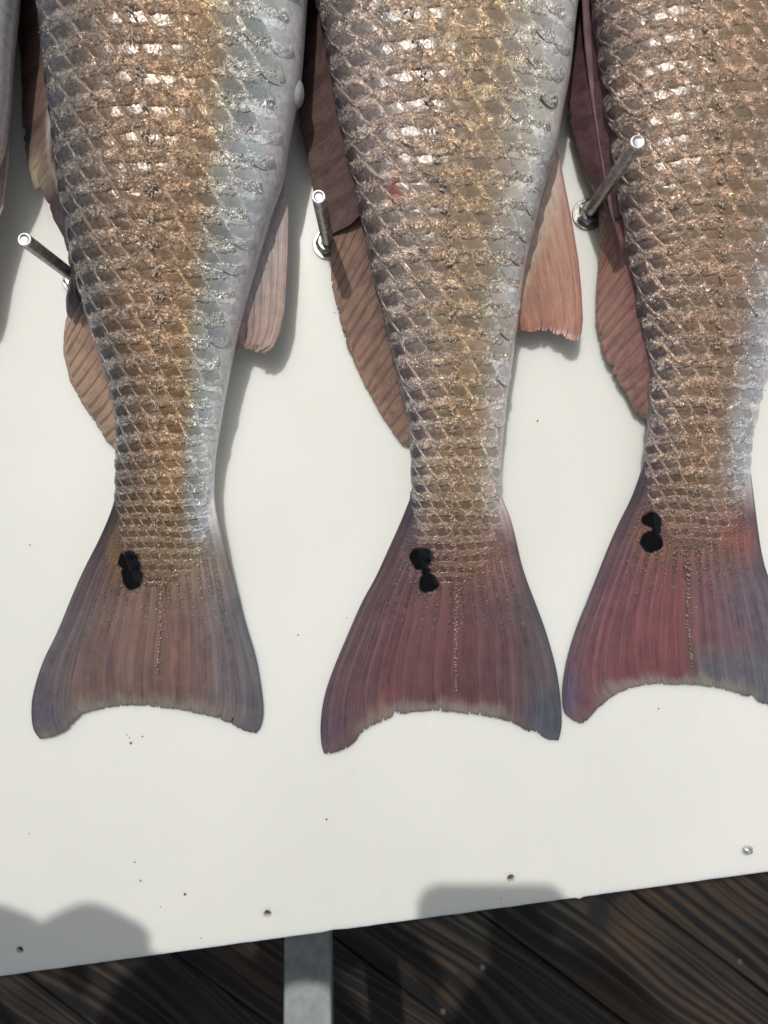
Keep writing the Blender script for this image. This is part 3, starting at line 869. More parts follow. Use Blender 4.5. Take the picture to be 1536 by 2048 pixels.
def build_fin(name, fs, parent, top, bot, left, right, zfun, colfun, ns, nt, rays, th=1.6, ragged=3.0, grit=None, spot=False, raypale=1.15, raywide=.35, jag=None):
    """a fin: a thin two-sided membrane, and its rays as ridges on it"""
    rs = random.Random(fs.i*31+len(name))
    S, T = np.meshgrid(np.linspace(0, 1, ns+1), np.linspace(0, 1, nt+1))
    s = S.ravel(); t = T.ravel()
    p = coons(top, bot, left, right, s, t)
    jg = np.array([ragged*(.5*mnoise.noise((k*.13, fs.i*2.7, len(name)))+.6*mnoise.noise((k*.4, fs.i*1.7, 5))) + (-rs.random()**14*ragged*4.5) for k in range(ns+1)])
    jg *= np.sin(np.pi*np.clip(np.linspace(0, 1, ns+1), .01, .99))**.3
    d = coons(top, bot, left, right, s, np.clip(t, .9, 1)) - coons(top, bot, left, right, s, np.full_like(t, .88))
    dn = d/np.maximum(1e-6, np.hypot(d[:, 0], d[:, 1]))[:, None]
    J = np.tile(jg, nt+1)
    p = p+dn*(J*np.clip((t-.8)/.2, 0, 1)**2)[:, None]
    z = zfun(s, t, p)
    # gentle corrugation following the rays
    ridge = np.cos(s*rays*2*np.pi)*.35*np.clip(t*3, 0, 1)
    zt = z+ridge+th*(1-.6*t)
    edge_s = np.clip(np.minimum(s, 1-s)*ns/2.5, 0, 1)
    edge_t = np.clip((1-t)*nt/1.5, 0, 1)
    zt = z + (zt-z)*np.sqrt(edge_s*edge_t)+.15
    f = 1-zt/HP
    Vt = np.stack([(p[:, 0]-NX)*f*K, -(p[:, 1]-NY)*f*K, zt*K], -1)
    zb = z-th*.4
    zb = np.maximum(zb, .4)
    zb = np.where(edge_s*edge_t < .01, zt-.1, zb)
    Vb = np.stack([(p[:, 0]-NX)*f*K, -(p[:, 1]-NY)*f*K, zb*K], -1)
    n = ns+1; N = n*(nt+1)
    faces = []
    for i in range(nt):
        for j in range(ns):
            a = i*n+j
            faces.append((a, a+n, a+n+1, a+1))
            faces.append((N+a, N+a+1, N+a+n+1, N+a+n))
    c, e = colfun(s, t, p)
    lc = linarr(c); le = linarr(e)
    g = grit(s, t, p) if grit else np.zeros_like(s)
    sp = spot_mask(fs.i, p[:, 0], p[:, 1]) if spot else np.zeros_like(s)
    g = g*(1-sp)
    uv = np.stack([s, t], -1)
    d2 = lambda a: np.concatenate([a, a])
    me = mesh(name, np.concatenate([Vt, Vb]), faces, uv=d2(uv), cols={'Col': d2(lc), 'Edge': d2(le), 'Grit': d2(np.stack([g]*3, -1)), 'Spot': d2(np.stack([sp]*3, -1))})
    fin = link(name, me, MFI, parent)
    # rays
    for k in range(rays):
        sc = (k+.5)/rays
        m_ = 30
        tt = np.linspace(.24 if spot else .03, rs.uniform(.93, .985), m_+1)
        hw = raywide/rays*((.25+1.3*np.sin(np.pi*np.clip((tt-.1)/1.0, 0, 1))**1.5) if spot else (.30+.70*tt))*(.75+.5*rs.random())
        sc += rs.uniform(-.16, .16)/rays
        cols_ = []; Vr = []; UV = []
        offs = [-1, -.55, 0, .55, 1]
        wob = .004*np.array([mnoise.noise((q*4, k*1.3, fs.i)) for q in tt])
        for o_ in offs:
            sv = np.clip(sc+wob+hw*o_, 0, 1)
            q = coons(top, bot, left, right, sv, tt)
            zz_ = zfun(sv, tt, q)+np.cos(sv*rays*2*np.pi)*.35*np.clip(tt*3, 0, 1)+th*(1-.6*tt)
            lift = (1-abs(o_)**2)*(1.3 if spot else .8)*np.clip(np.minimum(tt-tt[0], 1-tt)*9, 0, 1)-.35
            if spot: lift = lift-3.5*spot_mask(fs.i, q[:, 0], q[:, 1])
            zz_ = zz_+lift
            ff = 1-zz_/HP
            Vr.append(np.stack([(q[:, 0]-NX)*ff*K, -(q[:, 1]-NY)*ff*K, zz_*K], -1))
            cc, ee = colfun(sv, tt, q)
            spx = spot_mask(fs.i, q[:, 0], q[:, 1]) if spot else np.zeros_like(tt)
            cc2 = np.clip(cc*(raypale+(rs.uniform(-.07, .09) if spot else 0)), 0, 255)
            kx = linarr(cc2)*(1-spx[:, None])+np.array([.006, .007, .01])*spx[:, None]
            cols_.append(kx); UV.append(np.stack([sv, tt], -1))
        Vr = np.concatenate(Vr); cols_ = np.concatenate(cols_); UV = np.concatenate(UV)
        fc = []
        for a in range(len(offs)-1):
            for b in range(m_):
                i0 = a*(m_+1)+b
                fc.append((i0, i0+1, i0+m_+2, i0+m_+1))
        me = mesh('fin_ray', Vr, fc, uv=UV, cols={'Col': cols_, 'Edge': np.clip(cols_*1.25, 0, 1), 'Grit': np.zeros((len(Vr), 3)), 'Spot': np.zeros((len(Vr), 3))})
        link('fin_ray', me, MFI, fin)
    return fin

def build_tail(fs, root):
    F = fs.F; y0 = F['ytail']-20
    Ls = smooth_poly(F['L'], 2); Rs = smooth_poly(F['R'], 2)
    Lc = Ls[Ls[:, 1] > y0]; Rc = Rs[Rs[:, 1] > y0]
    l0, r0 = fs.lr(y0)
    Lc = np.vstack([[l0, y0], Lc]); Rc = np.vstack([[r0, y0], Rc])
    E = smooth_poly(F['E'], 1)
    Lc[-1] = E[0]; Rc[-1] = E[-1]
    top = np.array([[l0, y0], [(l0+r0)/2, y0+2], [r0, y0]])
    yend = 1440
    def zf(s, t, p):
        z = 40*(1-sstep(0, .55, t))+5+2.0*np.sin(s*9+fs.i)*t
        # root of the tail stays thicker in the middle
        return z
    def cf(s, t, p):
        c, e = fs.paint(s, p[:, 0], p[:, 1])
        ctr = np.exp(-((s-.5)/(.30, .36, .30, .33)[fs.i])**6)
        wv = .012*np.sin(s*37)+.010*np.sin(s*83+fs.i)
        fr = sstep(.925, .98, t+wv)*(.25+.75*ctr)
        fcol = (132, 130, 122) if fs.i != 1 else (122, 120, 114)
        c = mixc(c*np.array([.95, .94, .94]), fcol, fr*.6)
        c = mixc(c, (84, 82, 80), sstep(.99, .998, t)*.35)
        c = np.clip(c, 0, 255); e = np.clip(c*1.22+6, 0, 255)
        # thin dark margin on both sides
        m = np.clip(1-np.minimum(s, 1-s)/.012, 0, 1)*.4
        c = mixc(c, (52, 56, 66), m); e = mixc(e, (60, 64, 74), m)
        return c, e
    def gr(s, t, p): return grit_mask(fs.i, F, p[:, 0], p[:, 1], s)
    return build_fin('tail_fin', fs, root, top, E, Lc, Rc, zf, cf, 230, 170, 17, th=2.0, ragged=2.6, grit=gr, spot=True, raypale=1.10, raywide=.26)

def lattice(fs):
    if hasattr(fs, 'lat'): return fs.lat
    F = fs.F
    pit = np.array(F['pitch'], float)
    ya = np.arange(-1000, F['yfinish']+60, 2.0)
    pp = np.interp(ya, pit[:, 0], pit[:, 1])
    rr = np.cumsum(2.0/pp); rr -= np.interp(0, ya, rr)
    phg = np.linspace(-math.pi/2, math.pi/2, 161)
    yk = np.arange(-1012, F['yfinish']+80, 4.0)
    cg = np.arange(-18, 18.01, .1)
    PH = np.zeros((len(yk), len(cg))); OV = np.zeros_like(PH)
    for i, y in enumerate(yk):
        x, yy, z = fs.surf(float(y), phg)
        d = np.concatenate([[0], np.cumsum(np.hypot(np.diff(x), np.diff(z)))])
        lx = np.interp(y, fs.LLp[:, 1], fs.LLp[:, 0])
        pxs = x/(1-z/HP)+NX
        d = d-d[np.argmin(np.abs(pxs-lx))]
        a = cg*np.interp(y, pit[:, 0], pit[:, 1])*F['asp']
        PH[i] = np.interp(a, d, phg); OV[i] = (a < d[0]) | (a > d[-1])
    def pos(c, r):
        c = np.asarray(c, float); r = np.asarray(r, float)
        y = np.interp(r, rr, ya)
        fi = np.clip((y-yk[0])/4, 0, len(yk)-1.001); fj = np.clip((c-cg[0])/.1, 0, len(cg)-1.001)
        i = fi.astype(int); j = fj.astype(int); u = fi-i; v = fj-j
        ph = (PH[i, j]*(1-u)+PH[i+1, j]*u)*(1-v)+(PH[i, j+1]*(1-u)+PH[i+1, j+1]*u)*v
        return y, ph, np.interp(y, pit[:, 0], pit[:, 1])*F['asp'], OV[i, j]
    fs.lat = (ya, rr, pos, None, pit)
    return fs.lat

def build_scales(fs, root, limit=300):
    F = fs.F
    ya, rr, pos, arcs, pit = lattice(fs)
    rs = random.Random(fs.i*101)
    GP, GQ = 9, 9
    qq, pp_ = np.meshgrid(np.linspace(-1, 1, GQ), np.linspace(-1, 1, GP), indexing='ij')
    q = qq.ravel(); p = pp_.ravel()
    UV0 = np.stack([(p+1)/2, (q+1)/2], -1)
    made = []
    rmin = math.ceil(np.interp(-1000, ya, rr)); rmax = math.floor(np.interp(F['yfinish']+20, ya, rr))
    yend = F['yfinish']+20
    for r in range(rmin, rmax+1):
        off = .5*(r % 2)
        for ci in range(-14, 15):
            c = ci+off
            y, ph, pa, over = pos(c, r)
            y = float(y); ph = float(ph)
            if over > 0 or abs(ph) > 1.50: continue
            fade = float(sstep(yend-10, yend-190, y))
            lim = (1.0, 1.0, 1.02, 1.12)[fs.i]
            if ph > lim: continue     # belly skin is smooth
            # the patch of scales ends in a rounded, broken edge on the tail root
            if y > yend-70 and abs(ph) > 1.35*(1-((y-yend+70)/95.0)**2)**.5+rs.uniform(-.15, .1): continue
            edgek = float(sstep(1.45, .95, abs(ph)))*.8+.2
            if ph > 0: edgek *= .3+.7*float(sstep(lim, lim-.4, ph))
            pr = float(np.interp(y, pit[:, 0], pit[:, 1]))
            lift = (.125*pr)*(.88+.24*rs.random())*(.30+.70*edgek)*(.10+.90*fade)
            j0, j1 = rs.uniform(-.08, .08), rs.uniform(-.04, .04)+.24*mnoise.noise((c*.25, r*.25, fs.i*5.0))+.05*math.sin(c*1.1)
            sh_ = .58+rs.uniform(-.05, .05)
            tx = rs.uniform(-1, 1)*.012*pr*edgek; ty = rs.uniform(-1, 1)*.012*pr*edgek
            wq = 1-.16*np.clip(q, 0, 1)**3
            dc = .70*p*wq+sh_*q+j0
            dr = .84*q-.20*(p*p)*(.5+.5*q)-.10*p+j1
            yv, phv, _, _ = pos(c+dc, r+dr)
            x, yy, z = fs.surf(yv, phv)
            hq = (q+1)/2; hp = (1-p)/2
            h = lift*(.85*hq+.95*hp-.35)+.045*pr*(1-p*p)*(1-q*q)*(.3+.7*fade)*1.5+tx*p+ty*q
            h = h+.034*pr*sstep(-.30, .30, q)*(.25+.75*fade)*(.4+.6*edgek)
            low = (q > .99) | (p < -.99)
            h = np.where(low, h-.09*pr*(.3+.7*fade), h)
            h = np.where((p > .99) | (q < -.99), -.03*pr, h)
            x2, _, z2 = fs.surf(yv, phv+.01); x1, _, z1 = fs.surf(yv, phv-.01)
            dx = x2-x1; dz = z2-z1; l = np.maximum(1e-6, np.hypot(dx, dz))
            X = x-dz/l*h; Z = z+dx/l*h
            px, py = to_photo(X, yy, Z)
            if fs.tailz is not None and y > F['ytail']+40:
                k_ = [fs.finz(a, b) for a, b in zip(px, py)]
                if np.mean(Z-np.array(k_)) < -.5: continue
            l_, r_ = fs.lr(py)
            col, edg = fs.paint(np.clip((px-l_)/(r_-l_), 0, 1), px, py)
            k = rs.uniform(1.0, 1.24)
            tint = np.array([1+rs.uniform(-.02, .02), 1, 1+rs.uniform(-.03, .03)])
            wk = np.clip((col[:, 0]-col[:, 2]-8)/20, 0, 1)[:, None]
            col = linarr(np.clip(col*k*tint*(wk*np.array([1.05, 1.01, .95])+(1-wk)*np.array([1.06, 1.08, 1.10])), 0, 255))
            edg = edg*(wk+(1-wk)*np.array([1.0, 1.03, 1.09])); edg = linarr(np.clip(edg*rs.uniform(.95, 1.2)*np.array([1.03, 1.0, .96]), 0, 255))
            if y > F['ytail']-30:
                sp = spot_mask(fs.i, px, py)[:, None]
                col = col*(1-sp)+np.array([.006, .007, .01])*sp; edg = edg*(1-sp)+np.array([.006, .007, .01])*sp
            if fade < 1: edg = edg*fade+col*1.15*(1-fade)
            gr_ = np.full(len(px), .30+.70*fade)
            spt = spot_mask(fs.i, px, py) if y > F['ytail']-30 else np.zeros(len(px))
            gr_ = gr_*(1-.7*spt)*(1 if ph < 0 else .35+.65*float(sstep(lim, lim-.38, ph)))
            W = to_world(X, yy, Z)
            inside = (px.mean() > -20) and (px.mean() < 1556) and (py.mean() > -25)
            size = (px.max()-px.min())*(py.max()-py.min())
            made.append((inside, size, W, UV0, col, edg, np.stack([gr_]*3, -1), np.stack([spt]*3, -1)))
    faces = [(i*GP+j, (i+1)*GP+j, (i+1)*GP+j+1, i*GP+j+1) for i in range(GQ-1) for j in range(GP-1)]
    made.sort(key=lambda m: (m[0], m[1]), reverse=True)
    print('fish', fs.i, 'scales', len(made), 'inside', sum(m[0] for m in made))
    for m_ in made[:limit]:
        if not m_[0]: break
        me = mesh('scale', m_[2], faces, uv=m_[3], cols={'Col': m_[4], 'Edge': m_[5], 'Grit': m_[6], 'Spot': m_[7]})
        link('scale', me, MSC, root)
    rest = [m for i, m in enumerate(made) if i >= limit or not m[0]]
    if rest:
        n_ = GP*GQ
        Fc = [tuple(i+b*n_ for i in f) for b in range(len(rest)) for f in faces]
        me = mesh('scales', np.concatenate([m[2] for m in rest]), Fc, uv=np.concatenate([m[3] for m in rest]),
                  cols={'Col': np.concatenate([m[4] for m in rest]), 'Edge': np.concatenate([m[5] for m in rest]), 'Grit': np.concatenate([m[6] for m in rest]), 'Spot': np.concatenate([m[7] for m in rest])})
        o = link('scales', me, MSC, root); o['kind'] = 'stuff'

MFLK = M('wet_pore_and_glint')
_c = MFLK.attr('Col'); _n = MFLK.noise(MFLK.geo(), 1500, 3)
_nb = MFLK.bump(_n, .00025, .8)
MFLK.set(base_color=_c, roughness=.35, metallic=0.0, coat_weight=1.0, coat_ior=1.8, coat_roughness=.25, normal=_nb, coat_normal=_nb)
MFLK = MFLK.m

_t = (1+5**.5)/2
ICO = np.array([(-1, _t, 0), (1, _t, 0), (-1, -_t, 0), (1, -_t, 0), (0, -1, _t), (0, 1, _t), (0, -1, -_t), (0, 1, -_t), (_t, 0, -1), (_t, 0, 1), (-_t, 0, -1), (-_t, 0, 1)])/math.hypot(1, _t)
ICF = [(0, 11, 5), (0, 5, 1), (0, 1, 7), (0, 7, 10), (0, 10, 11), (1, 5, 9), (5, 11, 4), (11, 10, 2), (10, 7, 6), (7, 1, 8), (3, 9, 4), (3, 4, 2), (3, 2, 6), (3, 6, 8), (3, 8, 9), (4, 9, 5), (2, 4, 11), (6, 2, 10), (8, 6, 7), (9, 8, 1)]
class Beads:
    def __init__(s): s.V = []; s.C = []; s.n = 0
    def add(s, x, yy, z, ln, wd, hg, a, col):
        ca, sa = math.cos(a), math.sin(a)
        u = ICO[:, 0]*ln; v = ICO[:, 1]*wd
        s.V.append(np.stack([(x+u*ca-v*sa)*K, -(yy+u*sa+v*ca)*K, (z+ICO[:, 2]*hg)*K], -1))
        s.C.append(np.tile(np.asarray(col), (12, 1))); s.n += 1
    def build(s, name, root):
        Fc = [tuple(i+12*b for i in f) for b in range(s.n) for f in ICF]
        me = mesh(name, np.concatenate(s.V), Fc, cols={'Col': np.concatenate(s.C)})
        return link(name, me, MFLK, root)

def build_lateral(fs, root, tailline):
    """the row of rough pored bumps along the flank, carried on down the tail; beads added as sun glints on scales and tail root"""
    rs = random.Random(fs.i)
    ya, rr, pos, arcs, pit = lattice(fs)
    B = Beads()
    r0 = math.ceil(np.interp(-120, ya, rr)); r1 = math.floor(np.interp(F_end(fs)-30, ya, rr))
    base = ((206, 190, 172), (206, 190, 172), (214, 194, 170), (200, 178, 154))[fs.i]
    for r in range(r0, r1+1):
        for k in range(15):
            c = rs.gauss(.02, .10); q = r+.1+rs.gauss(0, .16)
            y, ph, pa, over = pos(c, q); y = float(y); ph = float(ph)
            fade = float(sstep(F_end(fs)+20, F_end(fs)-160, y))
            x, yy, z = fs.surf(y, ph); pr_ = float(pa)
            B.add(float(x), float(yy), float(z)+pr_*(.07+.22*fade), pr_*rs.uniform(.05, .14), pr_*rs.uniform(.02, .04), pr_*.045, rs.gauss(1.1, .7), linarr(np.array(base)*rs.uniform(.7, 1.1)))
    tl = smooth_poly(tailline, 2)
    n = 34
    for i in range(n):
        u = (i+.5+rs.uniform(-.3, .3))/n
        x0, y0 = poly_at(tl, u)
        for k in range(3):
            w_ = 5.0*(1-u)**.8+1.2
            px = x0+rs.gauss(0, w_*.5); py = y0+rs.gauss(0, 1.6); zf = fs.tailz(px, py); g = 1-zf/HP
            B.add((px-NX)*g, (py-NY)*g, zf+.5, rs.uniform(1.8, 3.2), rs.uniform(1.3, 2.4), rs.uniform(1.2, 1.9), rs.gauss(.2, .6), linarr(np.array((158, 128, 108))*rs.uniform(.7, 1.15)*(1-.15*u)))
    o = B.build('lateral_line', root)
    # pale beads added along the scale rims to stand in for sun glints
    B = Beads()
    r0 = math.ceil(np.interp(-60, ya, rr)); r1 = math.floor(np.interp(F_end(fs)-20, ya, rr))
    for r in range(r0, r1+1):
        off = .5*(r % 2)
        for ci in range(-12, 13):
            dens = 9*max(0.0, .55+1.1*mnoise.noise((ci*.45, r*.45, fs.i*9.0)))
            for k in range(int(dens)):
                c = ci+off+rs.uniform(-.5, .5); q = r+rs.uniform(-.42, .14)
                c0 = c
                q += .24*mnoise.noise((c0*.25, r*.25, fs.i*5.0))+.05*math.sin(c0*1.1)-.15*((c-ci-off)*1.4)**2
                y, ph, pa, over = pos(c, q); y = float(y); ph = float(ph)
                if over or abs(ph) > 1.25 or ph > 1.1: continue
                fade = float(sstep(F_end(fs)+20, F_end(fs)-160, y))
                x, yy, z = fs.surf(y, ph); pr_ = float(pa)
                hh = pr_*(.06+.12*fade)
                x = float(x)+math.sin(ph)*hh; z = float(z)+math.cos(ph)*hh
                px, py = to_photo(x, yy, z); l_, r_ = fs.lr(py)
                cc, ee = fs.paint(np.array([np.clip((px-l_)/(r_-l_), 0, 1)]), np.array([px]), np.array([py]))
                if spot_mask(fs.i, np.array([px]), np.array([py]))[0] > .1: continue
                B.add(x, float(yy), z, rs.uniform(1.2, 4.2), rs.uniform(.6, 1.2), rs.uniform(.8, 1.5), rs.gauss(1.35, .65), linarr(ee[0]*rs.uniform(.75, 1.15)))
    o = B.build('glint_beads', root); o['kind'] = 'stuff'
    # light beads added on the tail root as droplet glints
    B = Beads()
    y0 = fs.F['yfinish']
    for i in range(120):
        sx = rs.choice([rs.gauss(.34, .09), rs.uniform(.15, .85), rs.gauss(.62, .08)]); py = y0+abs(rs.gauss(0, 62))-40
        l_, r_ = fs.lr(py); px = float(l_+(r_-l_)*min(.92, max(.08, sx)))
        if spot_mask(fs.i, np.array([px]), np.array([float(py)]))[0] > .05: continue
        zf = fs.tailz(px, py); g = 1-zf/HP; q_ = rs.uniform(.8, 1.9)
        cc, ee = fs.paint(np.array([(px-l_)/(r_-l_)]), np.array([px]), np.array([py]))
        B.add((px-NX)*g, (py-NY)*g, zf+1.3, q_*rs.uniform(1, 1.6), q_, q_*.8, rs.uniform(0, 3), linarr(ee[0]*1.05))
    o = B.build('tail_glint_beads', root); o['kind'] = 'stuff'

def F_end(fs): return fs.F['yfinish']-5

def mk_tailz(fs):
    F = fs.F; y0 = F['ytail']-20
    def finz(px, py):
        l, r = fs.lr(py)
        t = (py-y0)/(1430-y0)
        return 40*(1-float(sstep(0, .55, t)))+5+2.0*math.sin((px-l)/(r-l)*9+fs.i)*t+2.4
    def f(px, py):
        zt = finz(px, py)
        if py < F['yfinish']+20:
            bl, br = fs.body_lr(py)
            a = (px-(bl+br)/2)/((br-bl)/2)
            if abs(a) < 1:
                zb = float(fs.zc(py)+fs.t(py)*math.cos(math.asin(a))**float(fs.e(py)))
                zt = max(zt, zb)
        return zt
    fs.finz = finz
    return f

def fin_cols(base, tip, pale, dark_root=None):
    def cf(s, t, p):
        c = mixc(np.tile(np.array(base, float), (len(s), 1)), tip, t)
        if dark_root is not None: c = mixc(c, dark_root, np.clip(1-t*4, 0, 1)**1.0*.8)
        m = np.clip((t-.93)/.07, 0, 1)*.4
        c = mixc(c, np.array(tip)*.72, m)
        e = mixc(np.clip(c*1.2, 0, 255), pale, .6)
        return c, e
    return cf

LABELS = {
    0: 'pale fish at the left border, only a sliver of its belly and fin in view',
    1: 'brown and gold fish with one large black tail spot, white belly side and grey tail',
    2: 'fish with a red wound on its flank and a maroon tail, in the middle',
    3: 'fish with the reddest tail, two joined black spots, cut off by the right border',
}
def make_fish(idx, F, paint, tailline):
    fs = Fish(idx, F, paint); fs.tailz = mk_tailz(fs)
    x, y, z = P(*[float(v) for v in poly_at(F['LL'], .8)], 0)
    root = empty('fish', (x, y, 0))
    tag(root, LABELS[idx], 'fish', 'fish laid side by side on the white board')
    build_body(fs, root)
    build_tail(fs, root)
    build_scales(fs, root, 300 if idx else 0)
    build_lateral(fs, root, tailline)
    return fs, root

def zlin(z0, z1, wav=0, k=1.0):
    def f(s, t, p): return z0+(z1-z0)*t**k+wav*np.sin(s*17)*t
    return f

# ---- fish 1
fs1, r1 = make_fish(1, F1, paint1, [(323, 1165), (322, 1220), (318, 1290), (315, 1348)])
build_fin('soft_dorsal_fin', fs1, r1, [(160, 540), (168, 590), (178, 640), (206, 720), (226, 790), (242, 850), (240, 880)],
          [(131, 642), (126, 681), (127, 708), (140, 763), (164, 807), (192, 848), (203, 866), (211, 881), (220, 889), (229, 899)],
          [(160, 540), (148, 590), (131, 642)], [(240, 880), (236, 890), (229, 899)], lambda s, t, p: 54*(1-s*.35)*(1-t)**1.2+7,
          fin_cols((168, 136, 112), (156, 132, 114), (192, 170, 150), (116, 92, 84)), 120, 40, 13, ragged=2.0, raypale=.80)
build_fin('spiny_dorsal_fin', fs1, r1, [(110, -400), (112, -100), (122, 60), (128, 200), (140, 330), (156, 450), (172, 560)],
          [(18, -300), (30, 0), (35, 62), (42, 125), (44, 233), (50, 300), (62, 354), (72, 383), (80, 380), (90, 396), (98, 412), (104, 433), (125, 471), (134, 500), (140, 545), (131, 599), (133, 628), (142, 640)],
          [(110, -400), (60, -360), (18, -300)], [(172, 560), (160, 610), (142, 640)],
          lambda s, t, p: 96*(1-t)**.8*(1-.35*s)+10+(56*np.exp(-((s-.80)/.18)**2)+18*s)*sstep(.1, .7, t),
          lambda s, t, p: ((lambda c: (c, np.clip(c*1.25, 0, 255)))(blob(blob(mixc(mixc(np.tile(np.array((84, 70, 64.)), (len(s), 1)), (112, 90, 82), t), (70, 62, 66), sstep(.62, .9, s)),
                     p[:, 0], p[:, 1], 52, 285, 14, 36, (74, 82, 98), .85), p[:, 0], p[:, 1], 72, 350, 26, 50, (168, 158, 132), .9))),
          150, 34, 11, ragged=2.5, raypale=.86)
build_fin('anal_fin', fs1, r1, [(560, 345), (541, 437), (517, 521), (492, 604), (466, 690)],
          [(527, 709), (519, 702), (512, 706), (506, 699), (494, 700), (482, 695), (474, 697), (467, 696)],
          [(566, 345), (575, 390), (577, 437), (576, 500), (574, 542), (569, 625), (560, 665), (546, 696), (527, 709)], [(466, 690), (467, 696)],
          lambda s, t, p: 78-20*t+4*np.sin(s*8)*t-12*s, fin_cols((176, 160, 156), (160, 136, 124), (200, 186, 174), (166, 166, 168)), 90, 60, 7, ragged=6, raypale=.88, raywide=.3)
bmv = bmesh.new()
bmesh.ops.create_uvsphere(bmv, u_segments=24, v_segments=16, radius=1)
vx = P(590, 186, 120)
for v in bmv.verts: v.co = Vector((vx[0]+v.co.x*.0052, vx[1]+v.co.y*.0088, vx[2]+v.co.z*.006))
mev = bpy.data.meshes.new('vent'); bmv.to_mesh(mev); bmv.free()
mev.polygons.foreach_set('use_smooth', [True]*len(mev.polygons))
a = mev.color_attributes.new('Col', 'FLOAT_COLOR', 'POINT'); a.data.foreach_set('color', list(lin((170, 172, 178)))*0 + [c for _ in mev.vertices for c in (*lin((166, 168, 174)), 1)])
link('vent', mev, MSK, r1)

# ---- fish 2
fs2, r2 = make_fish(2, F2, paint2, [(915, 1165), (913, 1230), (911, 1300), (913, 1385)])
build_fin('soft_dorsal_fin', fs2, r2, [(700, 300), (722, 400), (745, 500), (764, 590), (788, 680), (808, 780), (828, 860), (828, 880)],
          [(658, 458), (662, 500), (662, 563), (674, 619), (694, 693), (725, 763), (764, 833), (791, 872), (803, 889), (812, 892), (820, 893)],
          [(700, 300), (676, 380), (658, 458)], [(828, 880), (825, 887), (820, 893)], lambda s, t, p: (78-40*s)*(1-t)**1.1+9+26*np.exp(-(s/.25)**2)*t,
          fin_cols((124, 96, 84), (148, 120, 104), (182, 156, 136), (90, 64, 68)), 140, 40, 20, ragged=2.4, raypale=.86)
build_fin('spiny_dorsal_fin', fs2, r2, [(640, -400), (648, -100), (660, 40), (676, 160), (700, 270), (716, 340), (730, 420)],
          [(596, -300), (616, -60), (612, 40), (606, 100), (597, 192), (600, 250), (614, 317), (625, 375), (640, 425), (660, 470)],
          [(640, -400), (618, -350), (596, -300)], [(730, 420), (700, 450), (660, 470)], lambda s, t, p: 96*(1-t)*(1-.3*s)+34+6*s,
          fin_cols((88, 68, 66), (100, 82, 78), (130, 110, 102), (70, 54, 58)), 140, 34, 10, ragged=2.0, raypale=.92)
build_fin('anal_fin', fs2, r2, [(1106, 296), (1088, 370), (1066, 458), (1045, 542), (1030, 655)],
          [(1157, 681), (1146, 681), (1135, 677), (1122, 668), (1108, 668), (1099, 659), (1090, 661), (1076, 660), (1061, 665), (1048, 661), (1032, 662)],
          [(1112, 294), (1120, 320), (1131, 375), (1147, 458), (1157, 520), (1163, 580), (1166, 638), (1163, 668), (1157, 681)], [(1030, 655), (1031, 659), (1032, 662)],
          lambda s, t, p: 66-14*t+3*np.sin(s*10)*t-10*s,
          lambda s, t, p: ((lambda c: (mixc(c, (214, 180, 166), sstep(.955, .99, t)*.8), mixc(np.clip(c*1.2, 0, 255), (214, 180, 150), .5)))(mixc(mixc(mixc(np.tile(np.array((158, 122, 102.)), (len(s), 1)), (160, 110, 94), t), (190, 178, 166), np.clip(1-t*3.2, 0, 1)), (150, 92, 92), np.clip(1-s*14, 0, 1)*.5))),
          100, 60, 8, ragged=5, raypale=1.08, raywide=.22)

# ---- fish 3
fs3, r3 = make_fish(3, F3, paint3, [(1379, 1125), (1376, 1180), (1374, 1240), (1382, 1300), (1386, 1350)])
build_fin('soft_dorsal_fin', fs3, r3, [(1226, 290), (1240, 380), (1256, 480), (1272, 570), (1290, 660), (1306, 740), (1304, 800), (1300, 826)],
          [(1197, 430), (1199, 460), (1198, 505), (1193, 570), (1192, 633), (1203, 692), (1214, 722), (1226, 742), (1238, 768), (1252, 786), (1270, 824), (1288, 838), (1298, 841)],
          [(1226, 290), (1212, 360), (1197, 430)], [(1300, 826), (1300, 834), (1298, 841)], lambda s, t, p: (76-40*s)*(1-t)**1.1+26-6*s+8*np.exp(-(s/.3)**2)*t,
          fin_cols((138, 98, 92), (146, 114, 102), (178, 146, 130), (106, 66, 76)), 140, 40, 20, ragged=2.2, raypale=.90)
build_fin('spiny_dorsal_fin', fs3, r3, [(1176, -400), (1184, -100), (1196, 60), (1208, 170), (1222, 260), (1238, 350), (1250, 430)],
          [(1130, -300), (1148, -60), (1150, 59), (1141, 134), (1136, 208), (1142, 252), (1157, 312), (1172, 356), (1190, 390), (1202, 430)],
          [(1176, -400), (1150, -350), (1130, -300)], [(1250, 430), (1225, 440), (1202, 430)], lambda s, t, p: 84*(1-t)*(1-.3*s)+44,
          fin_cols((88, 64, 70), (98, 72, 76), (124, 98, 100), (80, 58, 66)), 140, 34, 10, ragged=1.6, raypale=.95)
# fleshy sheath where the fin joins the back
sheath = smooth_poly([(1168, -60), (1174, 60), (1183, 150), (1196, 240), (1210, 330), (1224, 420), (1238, 510), (1250, 570)], 2)
V = []; Fc = []; C = []
N_ = 90
for i in range(N_+1):
    u = i/N_; x0, y0 = poly_at(sheath, u)
    rad = 8*math.sin(math.pi*min(1, .25+u*.74))**.5+.3
    zc_ = float(fs3.zc(y0))*.77+5*(1-u)
    for j in range(12):
        a = 2*math.pi*j/12
        z_ = zc_+rad*math.sin(a)*.45+1.2*mnoise.noise((i*.3, j, 0)); px_ = x0+rad*math.cos(a)
        V.append(P(px_, y0, z_)); n_ = mnoise.noise((i*.2, j*.4, 2)); C.append(linarr((104+20*n_, 80+16*n_, 85+16*n_)))
for i in range(N_):
    for j in range(12):
        a = i*12+j; b = i*12+(j+1) % 12
        Fc.append((a, b, b+12, a+12))
